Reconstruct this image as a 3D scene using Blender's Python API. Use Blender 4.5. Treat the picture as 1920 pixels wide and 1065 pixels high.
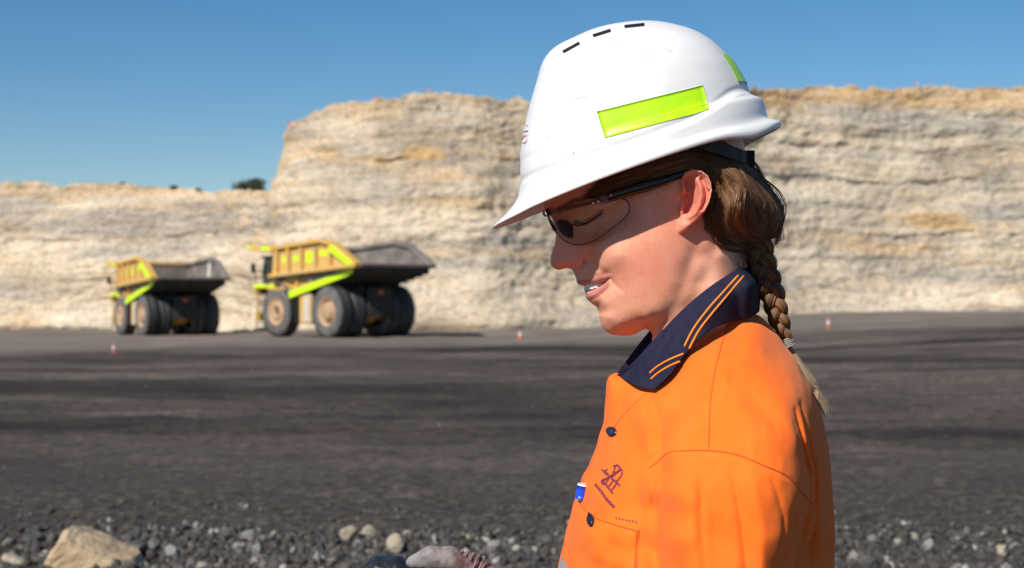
import bpy, math, random
import numpy as np
from mathutils import Vector, Matrix
from mathutils.bvhtree import BVHTree
random.seed(7); RNG = np.random.default_rng(7)
R = math.radians
for o in list(bpy.data.objects): bpy.data.objects.remove(o)
SC = bpy.context.scene
# ------------------------------------------------------------------ camera, sky, sun
F, CX, CY, ZC, Y0 = 3000.0, 960.0, 560.0, 1.45, 1.579     # focal length in photo pixels, principal point, eye height, sitter distance
cam = bpy.data.cameras.new('camera'); camo = bpy.data.objects.new('camera', cam)
SC.collection.objects.link(camo); SC.camera = camo
camo.location = (0, 0, ZC); camo.rotation_euler = (R(90), 0, 0)
cam.sensor_width = 36; cam.lens = F/1920*36
cam.shift_y = (CY-532.5)/1920; cam.clip_start = .05; cam.clip_end = 3000
cam.dof.use_dof = True; cam.dof.focus_distance = Y0-.05; cam.dof.aperture_fstop = 12
SAZ = math.atan2(-.58, -.815); SEL = R(40)                 # azimuth clockwise from +Y
w = bpy.data.worlds.new('World'); SC.world = w; w.use_nodes = True
nt = w.node_tree; bg = nt.nodes['Background']
sk = nt.nodes.new('ShaderNodeTexSky'); sk.sky_type = 'NISHITA'; sk.sun_disc = False
sk.sun_elevation = SEL; sk.sun_rotation = SAZ; sk.air_density = 1.0; sk.dust_density = .1; sk.ozone_density = 3.0; sk.altitude = 900
hs = nt.nodes.new('ShaderNodeHueSaturation'); hs.inputs['Saturation'].default_value = 1.32
nt.links.new(sk.outputs[0], hs.inputs['Color']); nt.links.new(hs.outputs[0], bg.inputs[0]); bg.inputs[1].default_value = .078
sl = bpy.data.lights.new('sun', 'SUN'); sl.energy = 5.0; sl.angle = R(.5); sl.color = (1, .945, .86)
so = bpy.data.objects.new('sun', sl); SC.collection.objects.link(so)
sdir = Vector((math.sin(SAZ)*math.cos(SEL), math.cos(SAZ)*math.cos(SEL), math.sin(SEL)))
so.rotation_euler = sdir.to_track_quat('Z', 'Y').to_euler(); so.location = (-5, -3, 8)
SC.view_settings.view_transform = 'Standard'; SC.view_settings.look = 'None'; SC.view_settings.exposure = 0.12; SC.view_settings.gamma = 1
SC.render.engine = 'CYCLES'

# ------------------------------------------------------------------ helpers
def P(px, py, d=0.0, Y=Y0):
    y = Y-d
    return np.array(((px-CX)/F*y, y, ZC+(CY-py)/F*y))
ORG = {}
def tag(o, label=None, cat=None, group=None, kind=None):
    if label: o['label'] = label
    if cat: o['category'] = cat
    if group: o['group'] = group
    if kind: o['kind'] = kind
    return o
def empty(name, loc, label, cat, group=None):
    o = bpy.data.objects.new(name, None); SC.collection.objects.link(o); o.location = loc
    o.empty_display_size = .1; ORG[o.name] = np.array(loc, float)
    return tag(o, label, cat, group)
def mesh(name, V, Fc, mat=None, parent=None, smooth=True, attrs=None, mats=None, mi=None):
    V = np.asarray(V, dtype=np.float64).reshape(-1, 3)
    og = ORG.get(parent.name, np.zeros(3)) if parent else np.zeros(3)
    me = bpy.data.meshes.new(name)
    if isinstance(Fc, np.ndarray):
        n, k = Fc.shape
        me.vertices.add(len(V)); me.vertices.foreach_set('co', (V-og).astype(np.float32).ravel())
        me.loops.add(n*k); me.loops.foreach_set('vertex_index', Fc.astype(np.int32).ravel())
        me.polygons.add(n); me.polygons.foreach_set('loop_start', np.arange(0, n*k, k, dtype=np.int32))
        me.update(calc_edges=True); me.validate()
    else:
        me.from_pydata([tuple(v) for v in (V-og)], [], [tuple(f) for f in Fc]); me.update()
    if smooth: me.polygons.foreach_set('use_smooth', [True]*len(me.polygons))
    for m in (mats or ([mat] if mat else [])): me.materials.append(m)
    if mi is not None: me.polygons.foreach_set('material_index', mi)
    if attrs:
        for an, av in attrs.items():
            a = me.attributes.new(an, 'FLOAT', 'POINT'); a.data.foreach_set('value', np.asarray(av, np.float32))
    o = bpy.data.objects.new(name, me); SC.collection.objects.link(o)
    if parent: o.parent = parent; ORG[o.name] = og
    return o
def grid_faces(nu, nv, cu=False, cv=False):
    i, j = np.meshgrid(np.arange(nu if cu else nu-1), np.arange(nv if cv else nv-1), indexing='ij')
    i, j = i.ravel(), j.ravel(); i2, j2 = (i+1) % nu, (j+1) % nv
    return np.stack([i*nv+j, i2*nv+j, i2*nv+j2, i*nv+j2], 1)
def crom(pts, n, closed=False):
    p = np.asarray(pts, float); k = len(p)
    dd = np.r_[0, np.cumsum(np.linalg.norm(np.diff(p, axis=0), axis=1)+1e-9)]; t = dd/dd[-1]
    m = np.gradient(p, t, axis=0) if k > 2 else np.repeat(((p[1]-p[0]))[None], 2, 0)
    s = np.linspace(0, 1, n); i = np.clip(np.searchsorted(t, s, side='right')-1, 0, k-2)
    h = (t[i+1]-t[i])[:, None]; u = ((s-t[i])/(t[i+1]-t[i]))[:, None]
    return (2*u**3-3*u**2+1)*p[i]+(u**3-2*u**2+u)*h*m[i]+(-2*u**3+3*u**2)*p[i+1]+(u**3-u**2)*h*m[i+1]
def tubes(paths, rad, sides=5, cap=True):
    """paths: (N,K,3), rad: (N,K) -> verts, quads"""
    paths = np.asarray(paths, float); N, K, _ = paths.shape
    rad = np.broadcast_to(np.asarray(rad, float), (N, K))
    T = np.gradient(paths, axis=1); T /= np.linalg.norm(T, axis=2, keepdims=True)+1e-12
    ref = np.array((.13, .95, .29)); A = np.cross(T, ref); A /= np.linalg.norm(A, axis=2, keepdims=True)+1e-12
    B = np.cross(T, A)
    ang = np.arange(sides)/sides*2*np.pi
    V = paths[:, :, None]+rad[:, :, None, None]*(np.cos(ang)[None, None, :, None]*A[:, :, None]+np.sin(ang)[None, None, :, None]*B[:, :, None])
    g = grid_faces(K, sides, cv=True)
    Fc = (g[None]+(np.arange(N)*K*sides)[:, None, None]).reshape(-1, 4)
    return V.reshape(-1, 3), Fc
def join(parts):
    Vs, Fs, n = [], [], 0
    for V, Fc in parts:
        V = np.asarray(V).reshape(-1, 3); Vs.append(V); Fs += [[i+n for i in f] for f in (Fc.tolist() if isinstance(Fc, np.ndarray) else Fc)]; n += len(V)
    return np.concatenate(Vs), Fs
# vectorised gradient-like value noise
_T = RNG.random(65536)*2-1
def vnoise(p):
    p = np.asarray(p, float); i = np.floor(p).astype(np.int64); f = p-i; u = f*f*f*(f*(f*6-15)+10)
    def h(a, b, c): return _T[((a*73856093) ^ (b*19349663) ^ (c*83492791)) & 65535]
    x, y, z = i[..., 0], i[..., 1], i[..., 2]; ux, uy, uz = u[..., 0], u[..., 1], u[..., 2]
    L = lambda a, b, t: a+(b-a)*t
    return L(L(L(h(x, y, z), h(x+1, y, z), ux), L(h(x, y+1, z), h(x+1, y+1, z), ux), uy),
             L(L(h(x, y, z+1), h(x+1, y, z+1), ux), L(h(x, y+1, z+1), h(x+1, y+1, z+1), ux), uy), uz)
def fbm(p, o=4, g=.5, l=2.03):
    s = 0; a = 1
    for k in range(o): s = s+a*vnoise(p*(l**k)+k*17.3); a *= g
    return s
def sstep(a, b, x):
    t = np.clip((x-a)/(b-a), 0, 1); return t*t*(3-2*t)
def surfnets(G, org, st):
    """surface nets on grid G (negative inside)"""
    nx, ny, nz = G.shape; S = G < 0; cn = (nx-1, ny-1, nz-1); tot = cn[0]*cn[1]*cn[2]
    acc = np.zeros((tot, 3)); cnt = np.zeros(tot); Q = []
    strd = (cn[1]*cn[2], cn[2], 1)
    for a in range(3):
        s0 = [slice(None)]*3; s1 = [slice(None)]*3; s0[a] = slice(0, -1); s1[a] = slice(1, None)
        cr = S[tuple(s0)] != S[tuple(s1)]; idx = np.nonzero(cr)
        g0 = G[tuple(s0)][idx]; g1 = G[tuple(s1)][idx]; t = g0/(g0-g1)
        pt = np.stack(idx, 1).astype(float); pt[:, a] += t
        b, c = (a+1) % 3, (a+2) % 3; ids = []
        for db, dc in ((0, 0), (-1, 0), (-1, -1), (0, -1)):
            ii = [x.copy() for x in idx]; ii[b] = ii[b]+db; ii[c] = ii[c]+dc
            ok = (ii[b] >= 0) & (ii[c] >= 0) & (ii[b] < cn[b]) & (ii[c] < cn[c])
            fl = ii[0]*strd[0]+ii[1]*strd[1]+ii[2]; fl = np.where(ok, fl, -1)
            f2 = fl[ok]
            for q in range(3): acc[:, q] += np.bincount(f2, pt[ok, q], tot)
            cnt += np.bincount(f2, minlength=tot); ids.append(fl)
        ids = np.stack(ids, 1); neg = g0 < 0
        good = (ids >= 0).all(1); ids = ids[good]; neg = neg[good]
        ids = np.where(neg[:, None], ids, ids[:, ::-1]); Q.append(ids)
    Q = np.concatenate(Q); act = np.nonzero(cnt)[0]; mp = np.full(tot, -1); mp[act] = np.arange(len(act))
    V = acc[act]/cnt[act, None]*st+np.asarray(org)
    return V, mp[Q]
class RBF:
    """multiquadric interpolation of values over the (x,z) plane"""
    def __init__(s, X, v, c=.006, lam=0):
        X = np.asarray(X, float); v = np.asarray(v, float); s.X, s.c = X, c; n = len(X)
        D = np.sqrt(((X[:, None]-X[None])**2).sum(2)+c*c)
        A = np.zeros((n+3, n+3)); A[:n, :n] = D-np.eye(n)*lam; A[:n, n] = 1; A[:n, n+1:] = X; A[n, :n] = 1; A[n+1:, :n] = X.T
        s.w = np.linalg.solve(A, np.r_[v, 0, 0, 0])
    def __call__(s, x, z):
        sh = np.shape(x); x = np.ravel(x); z = np.ravel(z); out = np.empty(len(x)); n = len(s.X)
        for k in range(0, len(x), 60000):
            a, b = x[k:k+60000], z[k:k+60000]
            D = np.sqrt((a[:, None]-s.X[:, 0])**2+(b[:, None]-s.X[:, 1])**2+s.c**2)
            out[k:k+60000] = D@s.w[:n]+s.w[n]+a*s.w[n+1]+b*s.w[n+2]
        return out.reshape(sh)
def q_field(sil, inner, c=.006, dl=.004, lam=0, sub=1):
    """silhouette points (px,py,radius mm), running clockwise in the picture; inner points (px,py,half width mm) -> RBF of half width squared"""
    X, v = [], []; n = len(sil)
    pts = np.array([P(a, b)[[0, 2]] for a, b, _ in sil])
    for i in range(n):
        t = pts[(i+1) % n]-pts[i-1]; t /= np.linalg.norm(t); nr = np.array((-t[1], t[0]))   # outward when clockwise in the picture
        r = sil[i][2]*.001
        X.append(pts[i]); v.append(0)
        X.append(pts[i]+nr*dl*2); v.append(-2*r*dl*2)
        if dl < .006: X.append(pts[i]-nr*dl*.7); v.append(2*r*dl*.7)
    for a, b, d in inner:
        d *= .001; p = P(a, b, d); X.append(p[[0, 2]]); v.append(d*d)
    return RBF(X, v, c, lam)
def polydist(x, z, pts):
    """distance to a polyline + parameter 0..1 along it"""
    best = np.full(np.shape(x), 1e9); par = np.zeros(np.shape(x)); n = len(pts)-1
    for i in range(n):
        a, b = np.array(pts[i]), np.array(pts[i+1]); ab = b-a; L = (ab**2).sum()
        t = np.clip(((x-a[0])*ab[0]+(z-a[1])*ab[1])/L, 0, 1)
        d = np.hypot(x-a[0]-t*ab[0], z-a[1]-t*ab[1]); m = d < best
        best = np.where(m, d, best); par = np.where(m, (i+t)/n, par)
    return best, par
def inpoly(x, z, pts):
    r = np.zeros(np.shape(x), bool); n = len(pts)
    for i in range(n):
        (a, b), (c, d) = pts[i], pts[(i+1) % n]
        r ^= ((b > z) != (d > z)) & (x < (c-a)*(z-b)/(d-b+1e-15)+a)
    return r
def P2(l, d): return [tuple(P(a, b, d)[[0, 2]]) for a, b in l]
def heightbody(qf, relief, box, st, name, mat, parent, attrs=None, zcut=None):
    """closed body symmetric about the sitter's middle plane from the half-width field"""
    (x0, x1), hw, (z0, z1) = box
    xs = np.arange(x0, x1, st); zs = np.arange(z0, z1, st); ys = np.arange(-hw, hw+st, st)
    X, Z = np.meshgrid(xs, zs, indexing='ij'); q = qf(X, Z)
    rel = relief(X, Z) if relief else 0
    def eff(q, rel):
        s = np.sqrt(np.maximum(q, 0)); return np.where(q > 0, (s+rel)*np.abs(s+rel), q+rel*.012)
    Q = eff(q, rel)
    G = (ys[None, :, None]**2-Q[:, None, :])
    G = np.sign(G)*np.sqrt(np.abs(G)+1e-12)*1.0 if False else G
    V, Fc = surfnets(G.astype(np.float32), (x0, -hw, z0), st)
    def val(x, z):
        u = np.clip((x-x0)/st, 0, len(xs)-1.001); v = np.clip((z-z0)/st, 0, len(zs)-1.001); i = u.astype(int); j = v.astype(int); a = u-i; b = v-j
        return Q[i, j]*(1-a)*(1-b)+Q[i+1, j]*a*(1-b)+Q[i, j+1]*(1-a)*b+Q[i+1, j+1]*a*b
    h = st*.5
    for _ in range(3):
        f = V[:, 1]**2-val(V[:, 0], V[:, 2])
        gx = -(val(V[:, 0]+h, V[:, 2])-val(V[:, 0]-h, V[:, 2]))/(2*h); gz = -(val(V[:, 0], V[:, 2]+h)-val(V[:, 0], V[:, 2]-h))/(2*h); gy = 2*V[:, 1]
        g2 = gx**2+gy**2+gz**2+1e-9; s = np.clip(f/g2, -.03, .03)*.8
        mv = np.stack([s*gx, s*gy, s*gz], 1); ln = np.linalg.norm(mv, axis=1, keepdims=True); mv *= np.minimum(1, st/(ln+1e-12)); V -= mv
    at = {k: fn(V[:, 0], V[:, 2], V[:, 1]) for k, fn in (attrs or {}).items()}
    W = V.copy(); W[:, 1] = Y0+V[:, 1]
    o = mesh(name, W, Fc, mat, parent, attrs=at)
    return o, W, Fc
def bvh(V, Fc): return BVHTree.FromPolygons([tuple(v) for v in V], [tuple(int(i) for i in f) for f in Fc])
def cast(tree, px, py, off=.0006):
    p = P(px, py, 0); o = Vector((0, 0, ZC)); d = (Vector(p)-o).normalized()
    h = tree.ray_cast(o, d)
    if h[0] is None: return None
    n = h[1] if h[1].dot(d) < 0 else -h[1]
    return np.array(h[0]+n*off), np.array(n)
def line_on(tree, pts, n, r, off=.0004, sides=6, jit=0):
    """a thread laid over a surface along picture points"""
    pp = crom(pts, n); out = []
    for a, b in pp[:, :2]:
        c = cast(tree, a+RNG.normal()*jit, b+RNG.normal()*jit, off)
        if c: out.append(c[0])
    if len(out) < 2: return np.zeros((0, 3)), np.zeros((0, 4), int)
    out = np.array(out); rr = np.full(len(out), r); rr[0] *= .4; rr[-1] *= .4
    return tubes(out[None], rr[None], sides)
def patch_on(tree, corners, nu, nv, off=.0008):
    a, b, c, d = [np.array(k, float) for k in corners]; V = []
    for i in range(nu):
        for j in range(nv):
            u, v = i/(nu-1), j/(nv-1); p = (a*(1-u)+b*u)*(1-v)+(d*(1-u)+c*u)*v
            h = cast(tree, p[0], p[1], off); V.append(h[0] if h else P(p[0], p[1], .1))
    return np.array(V), grid_faces(nu, nv)
def slab(V, Fc, nu, nv, th):
    """give a grid patch a thickness away from the camera side"""
    c = np.array((0, 0, ZC)); d = V-c; d /= np.linalg.norm(d, axis=1, keepdims=True)
    n = len(V); W = np.concatenate([V, V+d*th]); G = [list(f) for f in Fc.tolist()]+[[i+n for i in f[::-1]] for f in Fc.tolist()]
    edge = [i*nv for i in range(nu)]+[(nu-1)*nv+j for j in range(1, nv)]+[i*nv+nv-1 for i in range(nu-2, -1, -1)]+[j for j in range(nv-2, 0, -1)]
    for a, b in zip(edge, edge[1:]+edge[:1]): G.append([a, b, b+n, a+n])
    return W, G
# ------------------------------------------------------------------ materials
def srgb(r, g, b):
    f = lambda c: (c/255/12.92 if c/255 <= .04045 else ((c/255+.055)/1.055)**2.4)
    return (f(r), f(g), f(b), 1)
def mat(name, col, rough=.6, metal=0, col2=None, nscale=20, bump=0, bscale=200, sss=0, spec=.5, coat=0, aniso=None, detail=6, contrast=(.35, .65), bdist=.001, **kw):
    m = bpy.data.materials.new(name); m.use_nodes = True; t = m.node_tree; b = t.nodes['Principled BSDF']
    col = tuple(col)+((1,) if len(col) == 3 else ()); b.inputs['Base Color'].default_value = col
    b.inputs['Roughness'].default_value = rough; b.inputs['Metallic'].default_value = metal; b.inputs['Specular IOR Level'].default_value = spec
    b.inputs['Coat Weight'].default_value = coat
    tc = t.nodes.new('ShaderNodeTexCoord'); src = tc.outputs['Object']
    if aniso:
        mp = t.nodes.new('ShaderNodeMapping'); mp.inputs['Scale'].default_value = aniso; t.links.new(src, mp.inputs[0]); src = mp.outputs[0]
    if col2 is not None:
        col2 = tuple(col2)+((1,) if len(col2) == 3 else ())
        n = t.nodes.new('ShaderNodeTexNoise'); n.inputs['Scale'].default_value = nscale; n.inputs['Detail'].default_value = detail; t.links.new(src, n.inputs['Vector'])
        r = t.nodes.new('ShaderNodeValToRGB'); r.color_ramp.elements[0].position = contrast[0]; r.color_ramp.elements[1].position = contrast[1]
        r.color_ramp.elements[0].color = col; r.color_ramp.elements[1].color = col2
        t.links.new(n.outputs[0], r.inputs[0]); t.links.new(r.outputs[0], b.inputs['Base Color'])
    if bump:
        n2 = t.nodes.new('ShaderNodeTexNoise'); n2.inputs['Scale'].default_value = bscale; n2.inputs['Detail'].default_value = 4; t.links.new(src, n2.inputs['Vector'])
        bp = t.nodes.new('ShaderNodeBump'); bp.inputs['Strength'].default_value = bump; bp.inputs['Distance'].default_value = bdist
        t.links.new(n2.outputs[0], bp.inputs['Height']); t.links.new(bp.outputs[0], b.inputs['Normal'])
    if sss:
        b.inputs['Subsurface Weight'].default_value = sss; b.inputs['Subsurface Radius'].default_value = (1, .35, .2); b.inputs['Subsurface Scale'].default_value = .008
    return m
def attr_mix(m, an, col, fac=1.0):
    """mix a second own colour in where a vertex attribute says so (lips, strands)"""
    t = m.node_tree; b = t.nodes['Principled BSDF']; a = t.nodes.new('ShaderNodeAttribute'); a.attribute_name = an
    mx = t.nodes.new('ShaderNodeMix'); mx.data_type = 'RGBA'; mx.inputs['B'].default_value = tuple(col)+((1,) if len(col) == 3 else ())
    s = b.inputs['Base Color']
    if s.is_linked: t.links.new(s.links[0].from_socket, mx.inputs['A'])
    else: mx.inputs['A'].default_value = s.default_value
    t.links.new(a.outputs['Fac'], mx.inputs['Factor']); t.links.new(mx.outputs['Result'], s)
    return m
# ------------------------------------------------------------------ the sitter
M_skin = mat('skin', (.88, .45, .305), .47, col2=(.80, .36, .22), nscale=38, bump=.22, bscale=900, sss=.22, spec=.4, bdist=.0006)
attr_mix(M_skin, 'lip', (.56, .22, .19)); attr_mix(M_skin, 'blush_glow', (.80, .22, .16)); attr_mix(M_skin, 'brow', (.10, .05, .03))
M_hair = mat('hair', (.060, .027, .013), .5, spec=.4); attr_mix(M_hair, 'tone', (.34, .165, .07))
M_tail = mat('hair_light', (.28, .20, .12), .5, spec=.5); attr_mix(M_tail, 'tone', (.50, .39, .25))
M_shirt = mat('hi_vis_cotton', (.98, .155, .014), .85, col2=(.98, .185, .02), nscale=30, bump=.35, bscale=1400, spec=.15, bdist=.0004)
M_seam = mat('seam_thread', (.60, .08, .01), .9); M_seamhole = mat('seam_shade', (.62, .10, .01), .9)
M_navy = mat('navy_knit', (.013, .013, .032), .9, col2=(.020, .020, .046), nscale=90, bump=.6, bscale=900, spec=.2, bdist=.0005)
M_stripe = mat('orange_knit', (.90, .26, .02), .85, bump=.5, bscale=1500)
M_button = mat('button_plastic', (.02, .015, .03), .3)
M_logo = mat('maroon_thread', (.20, .03, .06), .8)
M_teeth = mat('enamel', (.92, .86, .76), .2, sss=.1)
M_black = mat('black_plastic', (.008, .008, .009), .25)
M_tape = mat('silver_reflective_tape', (.55, .55, .56), .35, metal=.5)
M_glove = mat('dusty_glove', (.29, .275, .27), .9, col2=(.15, .13, .125), nscale=75, bump=.6, bscale=700)
M_cuff = mat('pink_glove_cuff', (.27, .205, .20), .9, col2=(.17, .125, .12), nscale=50, bump=.5, bscale=500)

BX = float(P(1340, 560)[0])
person = empty('person', (BX, Y0, 0), 'woman in profile in white hard hat and orange work shirt, looking down and smiling', 'person')

sil = [(1030, 300, 60), (1018, 345, 45), (1018, 375, 34), (1024, 395, 24), (1034, 408, 13), (1041, 425, 8), (1042, 445, 6), (1038, 465, 6), (1032.5, 483, 9), (1033, 496, 9.5), (1043, 505, 10),
       (1060, 505, 9), (1073, 506, 10), (1077, 514, 14), (1080.5, 523, 17), (1083, 531, 19), (1093, 539, 20), (1098, 548, 20), (1099.5, 557, 19), (1107, 567, 18), (1118, 575, 16), (1123, 585, 15), (1124.5, 600, 15), (1131, 615, 17), (1144, 626, 22),
       (1165, 629.5, 28), (1190, 627, 30), (1210, 617, 30), (1222, 626, 30), (1222, 650, 34), (1212, 690, 40), (1195, 760, 60),
       (1400, 760, 60), (1410, 690, 55), (1405, 600, 50), (1398, 520, 48), (1396, 460, 50), (1400, 400, 60), (1398, 320, 70), (1388, 250, 80), (1350, 190, 80), (1280, 150, 85), (1190, 155, 80), (1110, 190, 75), (1060, 240, 70)][::1]
# the list runs from the forehead down the face: counter-clockwise in the picture, so reverse it
sil = sil[::-1]
inner = [(1080, 330, 48), (1060, 370, 36), (1130, 340, 60), (1180, 330, 68), (1230, 300, 74), (1300, 260, 79), (1370, 300, 52), (1200, 230, 74), (1120, 270, 62), (1300, 340, 76), (1370, 380, 56), (1300, 200, 70),
         (1044, 392, 21), (1070, 390, 34), (1058, 415, 13.5), (1070, 413, 21), (1082, 405, 31), (1098, 402, 38), (1120, 400, 46), (1090, 425, 33), (1105, 385, 45), (1130, 378, 54), (1160, 395, 58), (1200, 395, 65), (1250, 400, 69), (1270, 360, 73),
         (1056, 435, 9.5), (1072, 437, 20), (1090, 445, 34), (1150, 440, 57), (1180, 445, 62), (1230, 450, 67), (1115, 445, 46),
         (1048, 468, 8), (1060, 462, 11.5), (1075, 462, 20), (1092, 467, 31), (1130, 470, 51), (1158, 480, 60), (1200, 490, 62.5), (1250, 500, 63), (1110, 467, 41),
         (1047, 490, 10), (1060, 488, 12), (1073, 487, 14.5), (1084, 489, 17), (1092, 493, 17.5), (1101, 490, 23), (1112, 490, 33), (1060, 500, 9), (1085, 503, 13),
         (1088, 516, 13), (1098, 512, 19), (1112, 508, 29), (1130, 506, 41), (1141, 523, 35), (1127, 529, 28), (1112, 531, 20), (1098, 531, 13), (1155, 522, 46), (1175, 520, 54),
         (1112, 552, 17), (1126, 548, 25), (1140, 545, 34), (1157, 548, 43), (1118, 564, 17), (1135, 570, 28), (1137, 595, 23), (1155, 580, 36), (1160, 605, 31), (1185, 600, 38), (1180, 565, 47), (1215, 560, 54), (1213, 595, 45), (1250, 545, 58), (1240, 585, 50),
         (1285, 480, 63), (1275, 530, 58), (1262, 565, 54),
         (1240, 625, 30), (1262, 605, 40), (1285, 575, 46), (1305, 530, 50), (1318, 480, 54), (1350, 480, 55), (1385, 480, 35), (1340, 540, 54), (1380, 540, 38), (1270, 650, 46), (1330, 620, 56), (1380, 620, 45), (1260, 720, 56), (1330, 710, 66)]
qh = q_field(sil, inner, c=.003, dl=.002, lam=.0002)
EARD = .083
ear_out = P2([(1275, 352), (1276, 334), (1284, 321), (1298, 315), (1315, 318), (1328, 328), (1336, 344), (1337, 362), (1333, 380), (1325, 397), (1314, 412), (1300, 424), (1287, 436), (1277, 439), (1272, 431), (1273, 418), (1277, 406), (1274, 395), (1277, 382), (1279, 368)], EARD)
helix = P2([(1283, 352), (1279, 340), (1286, 325), (1299, 320), (1314, 323), (1325, 332), (1331, 346), (1332, 362), (1328, 380), (1320, 396)], EARD)
antih = P2([(1304, 338), (1311, 352), (1314, 368), (1311, 385), (1303, 399), (1293, 405)], EARD)
concha = P2([(1291, 368), (1293, 380), (1289, 392)], EARD)
fossa = P2([(1290, 338), (1294, 350)], EARD)
scapha = P2([(1314, 336), (1322, 352), (1322, 372), (1315, 392)], EARD)
lobe = P2([(1286, 422)], EARD)[0]
tragus = P2([(1280, 388), (1281, 396)], EARD)
crus = P2([(1277, 362), (1290, 360)], EARD)
lipU = P2([(1084, 529), (1098, 527.5), (1115, 526), (1131, 521.5), (1142, 519)], .015)
lipL = P2([(1098, 555), (1105, 556), (1116, 551), (1129, 540), (1141, 526)], .015)
mouth = P2([(1070, 535), (1088, 534), (1102, 532.5), (1118, 531.5), (1131, 527.5), (1142, 521.5), (1133, 532), (1121, 540.5), (1108, 546), (1096, 547), (1070, 545)], .014)
naso = P2([(1102, 482), (1118, 500), (1134, 512)], .03)
dimple = P2([(1145, 524), (1152, 534), (1164, 545)], .036)
alar = P2([(1083, 475), (1092, 479), (1097, 488), (1096, 497), (1090, 503)], .02)
wing = P2([(1078, 488), (1086, 491)], .016)
nostril = P2([(1052, 503.5), (1066, 502.5)], .008)
lid = P2([(1078, 414), (1092, 416), (1112, 408), (1128, 396)], .036)
crease = P2([(1076, 396), (1092, 391), (1112, 387), (1130, 385)], .036)
jaw = P2([(1228, 628), (1252, 600), (1273, 560), (1288, 512), (1298, 478)], .052)
scm = P2([(1325, 455), (1300, 530), (1262, 610), (1240, 660)], .052)
def gau(d, w): return np.exp(-(d/w)**2)
def hrel(x, z):
    r = np.zeros(x.shape); px = 1/1900.
    # ear: a raised leaf with rim, fold and bowl
    m = (x > ear_out[0][0]-.03) & (x < ear_out[0][0]+.06) & (z > lobe[1]-.03) & (z < lobe[1]+.08)
    xi, zi = x[m], z[m]
    ds, _ = polydist(xi, zi, ear_out+ear_out[:1]); ds = np.where(inpoly(xi, zi, ear_out), ds, -ds)
    back = sstep(ear_out[0][0]-.004, ear_out[0][0]+.030, xi)
    base = sstep(-.0002, .0028, ds)*(.0028+.0175*back)
    e = base+.0056*gau(polydist(xi, zi, helix)[0], 4.2*px)*sstep(0, .002, ds)
    e += .0042*gau(polydist(xi, zi, antih)[0], 5.2*px)
    e -= .0135*gau(polydist(xi, zi, concha)[0], 9.5*px)
    e -= .0095*gau(polydist(xi, zi, fossa)[0], 8*px)
    e -= .0042*gau(polydist(xi, zi, scapha)[0], 3.0*px)
    e += .0030*gau(np.hypot(xi-lobe[0], zi-lobe[1]), 10*px)*sstep(0, .002, ds)
    e += .0052*gau(polydist(xi, zi, tragus)[0], 4.5*px)
    e += .0032*gau(polydist(xi, zi, crus)[0], 3.5*px)
    r[m] += e
    dm, _ = polydist(x, z, mouth+mouth[:1]); dm = np.where(inpoly(x, z, mouth), dm, -dm)
    r -= .011*sstep(-.0006, .0022, dm)
    r += .0014*gau(polydist(x, z, lipU)[0], 3.8*px)*sstep(.001, -.0004, dm)+.0024*gau(polydist(x, z, lipL)[0], 5.2*px)*sstep(.001, -.0004, dm)
    r -= .0024*gau(polydist(x, z, naso)[0], 6*px)
    d, t = polydist(x, z, dimple); r -= .0022*gau(d, 4*px)*(1-t*.6)
    r -= .0036*gau(polydist(x, z, alar)[0], 3.2*px)
    r += .0026*gau(polydist(x, z, wing)[0], 8.0*px)
    r -= .0050*gau(polydist(x, z, nostril)[0], 3.2*px)
    d, t = polydist(x, z, lid); r -= .0014*gau(d, 3.0*px)
    d, t = polydist(x, z, crease); r -= .0013*gau(d, 3.5*px)
    r -= .0020*gau(polydist(x, z, jaw)[0], 17*px)
    r += .0028*gau(polydist(x, z, scm)[0], 15*px)
    return r
def a_lip(x, z, y):
    a = np.maximum(sstep(.0026, .0012, polydist(x, z, lipU)[0]), sstep(.0044, .0028, polydist(x, z, lipL)[0]))
    dm, _ = polydist(x, z, mouth+mouth[:1]); a = np.maximum(a, sstep(.0010, .0, np.where(inpoly(x, z, mouth), 0, dm)))
    return a*(x < P(1141, 520, .03)[0])
def a_blush_glow(x, z, y):
    n = P(1040, 492)[[0, 2]]; c = P(1210, 500, .06)[[0, 2]]; e = P(1305, 375, EARD)[[0, 2]]; k = P(1090, 490, .02)[[0, 2]]
    return np.clip(.45*gau(np.hypot(x-n[0], z-n[1]), .016)+.30*gau(np.hypot(x-k[0], z-k[1]), .012)+.40*gau(np.hypot((x-c[0])*.8, z-c[1]), .032)+.85*gau(np.hypot((x-e[0])*1.2, (z-e[1])*.8), .028), 0, 1)  # nose and cheek flush; the ear's red also paints light glowing through it
browl = P2([(1050, 392), (1075, 378), (1105, 370), (1140, 370)], .04)
def a_brow(x, z, y): return .8*sstep(.0042, .0015, polydist(x, z, browl)[0])+.75*sstep(.0014, .0004, polydist(x, z, lid)[0])
b0, b1 = P(1010, 770), P(1450, 140)
body, HV, HF = heightbody(qh, hrel, ((b0[0]-.01, b1[0]+.01), .098, (b0[2], b1[2]+.01)), .00115, 'body', M_skin, person, {'lip': a_lip, 'blush_glow': a_blush_glow, 'brow': a_brow})
T_head = bvh(HV, HF)

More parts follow.
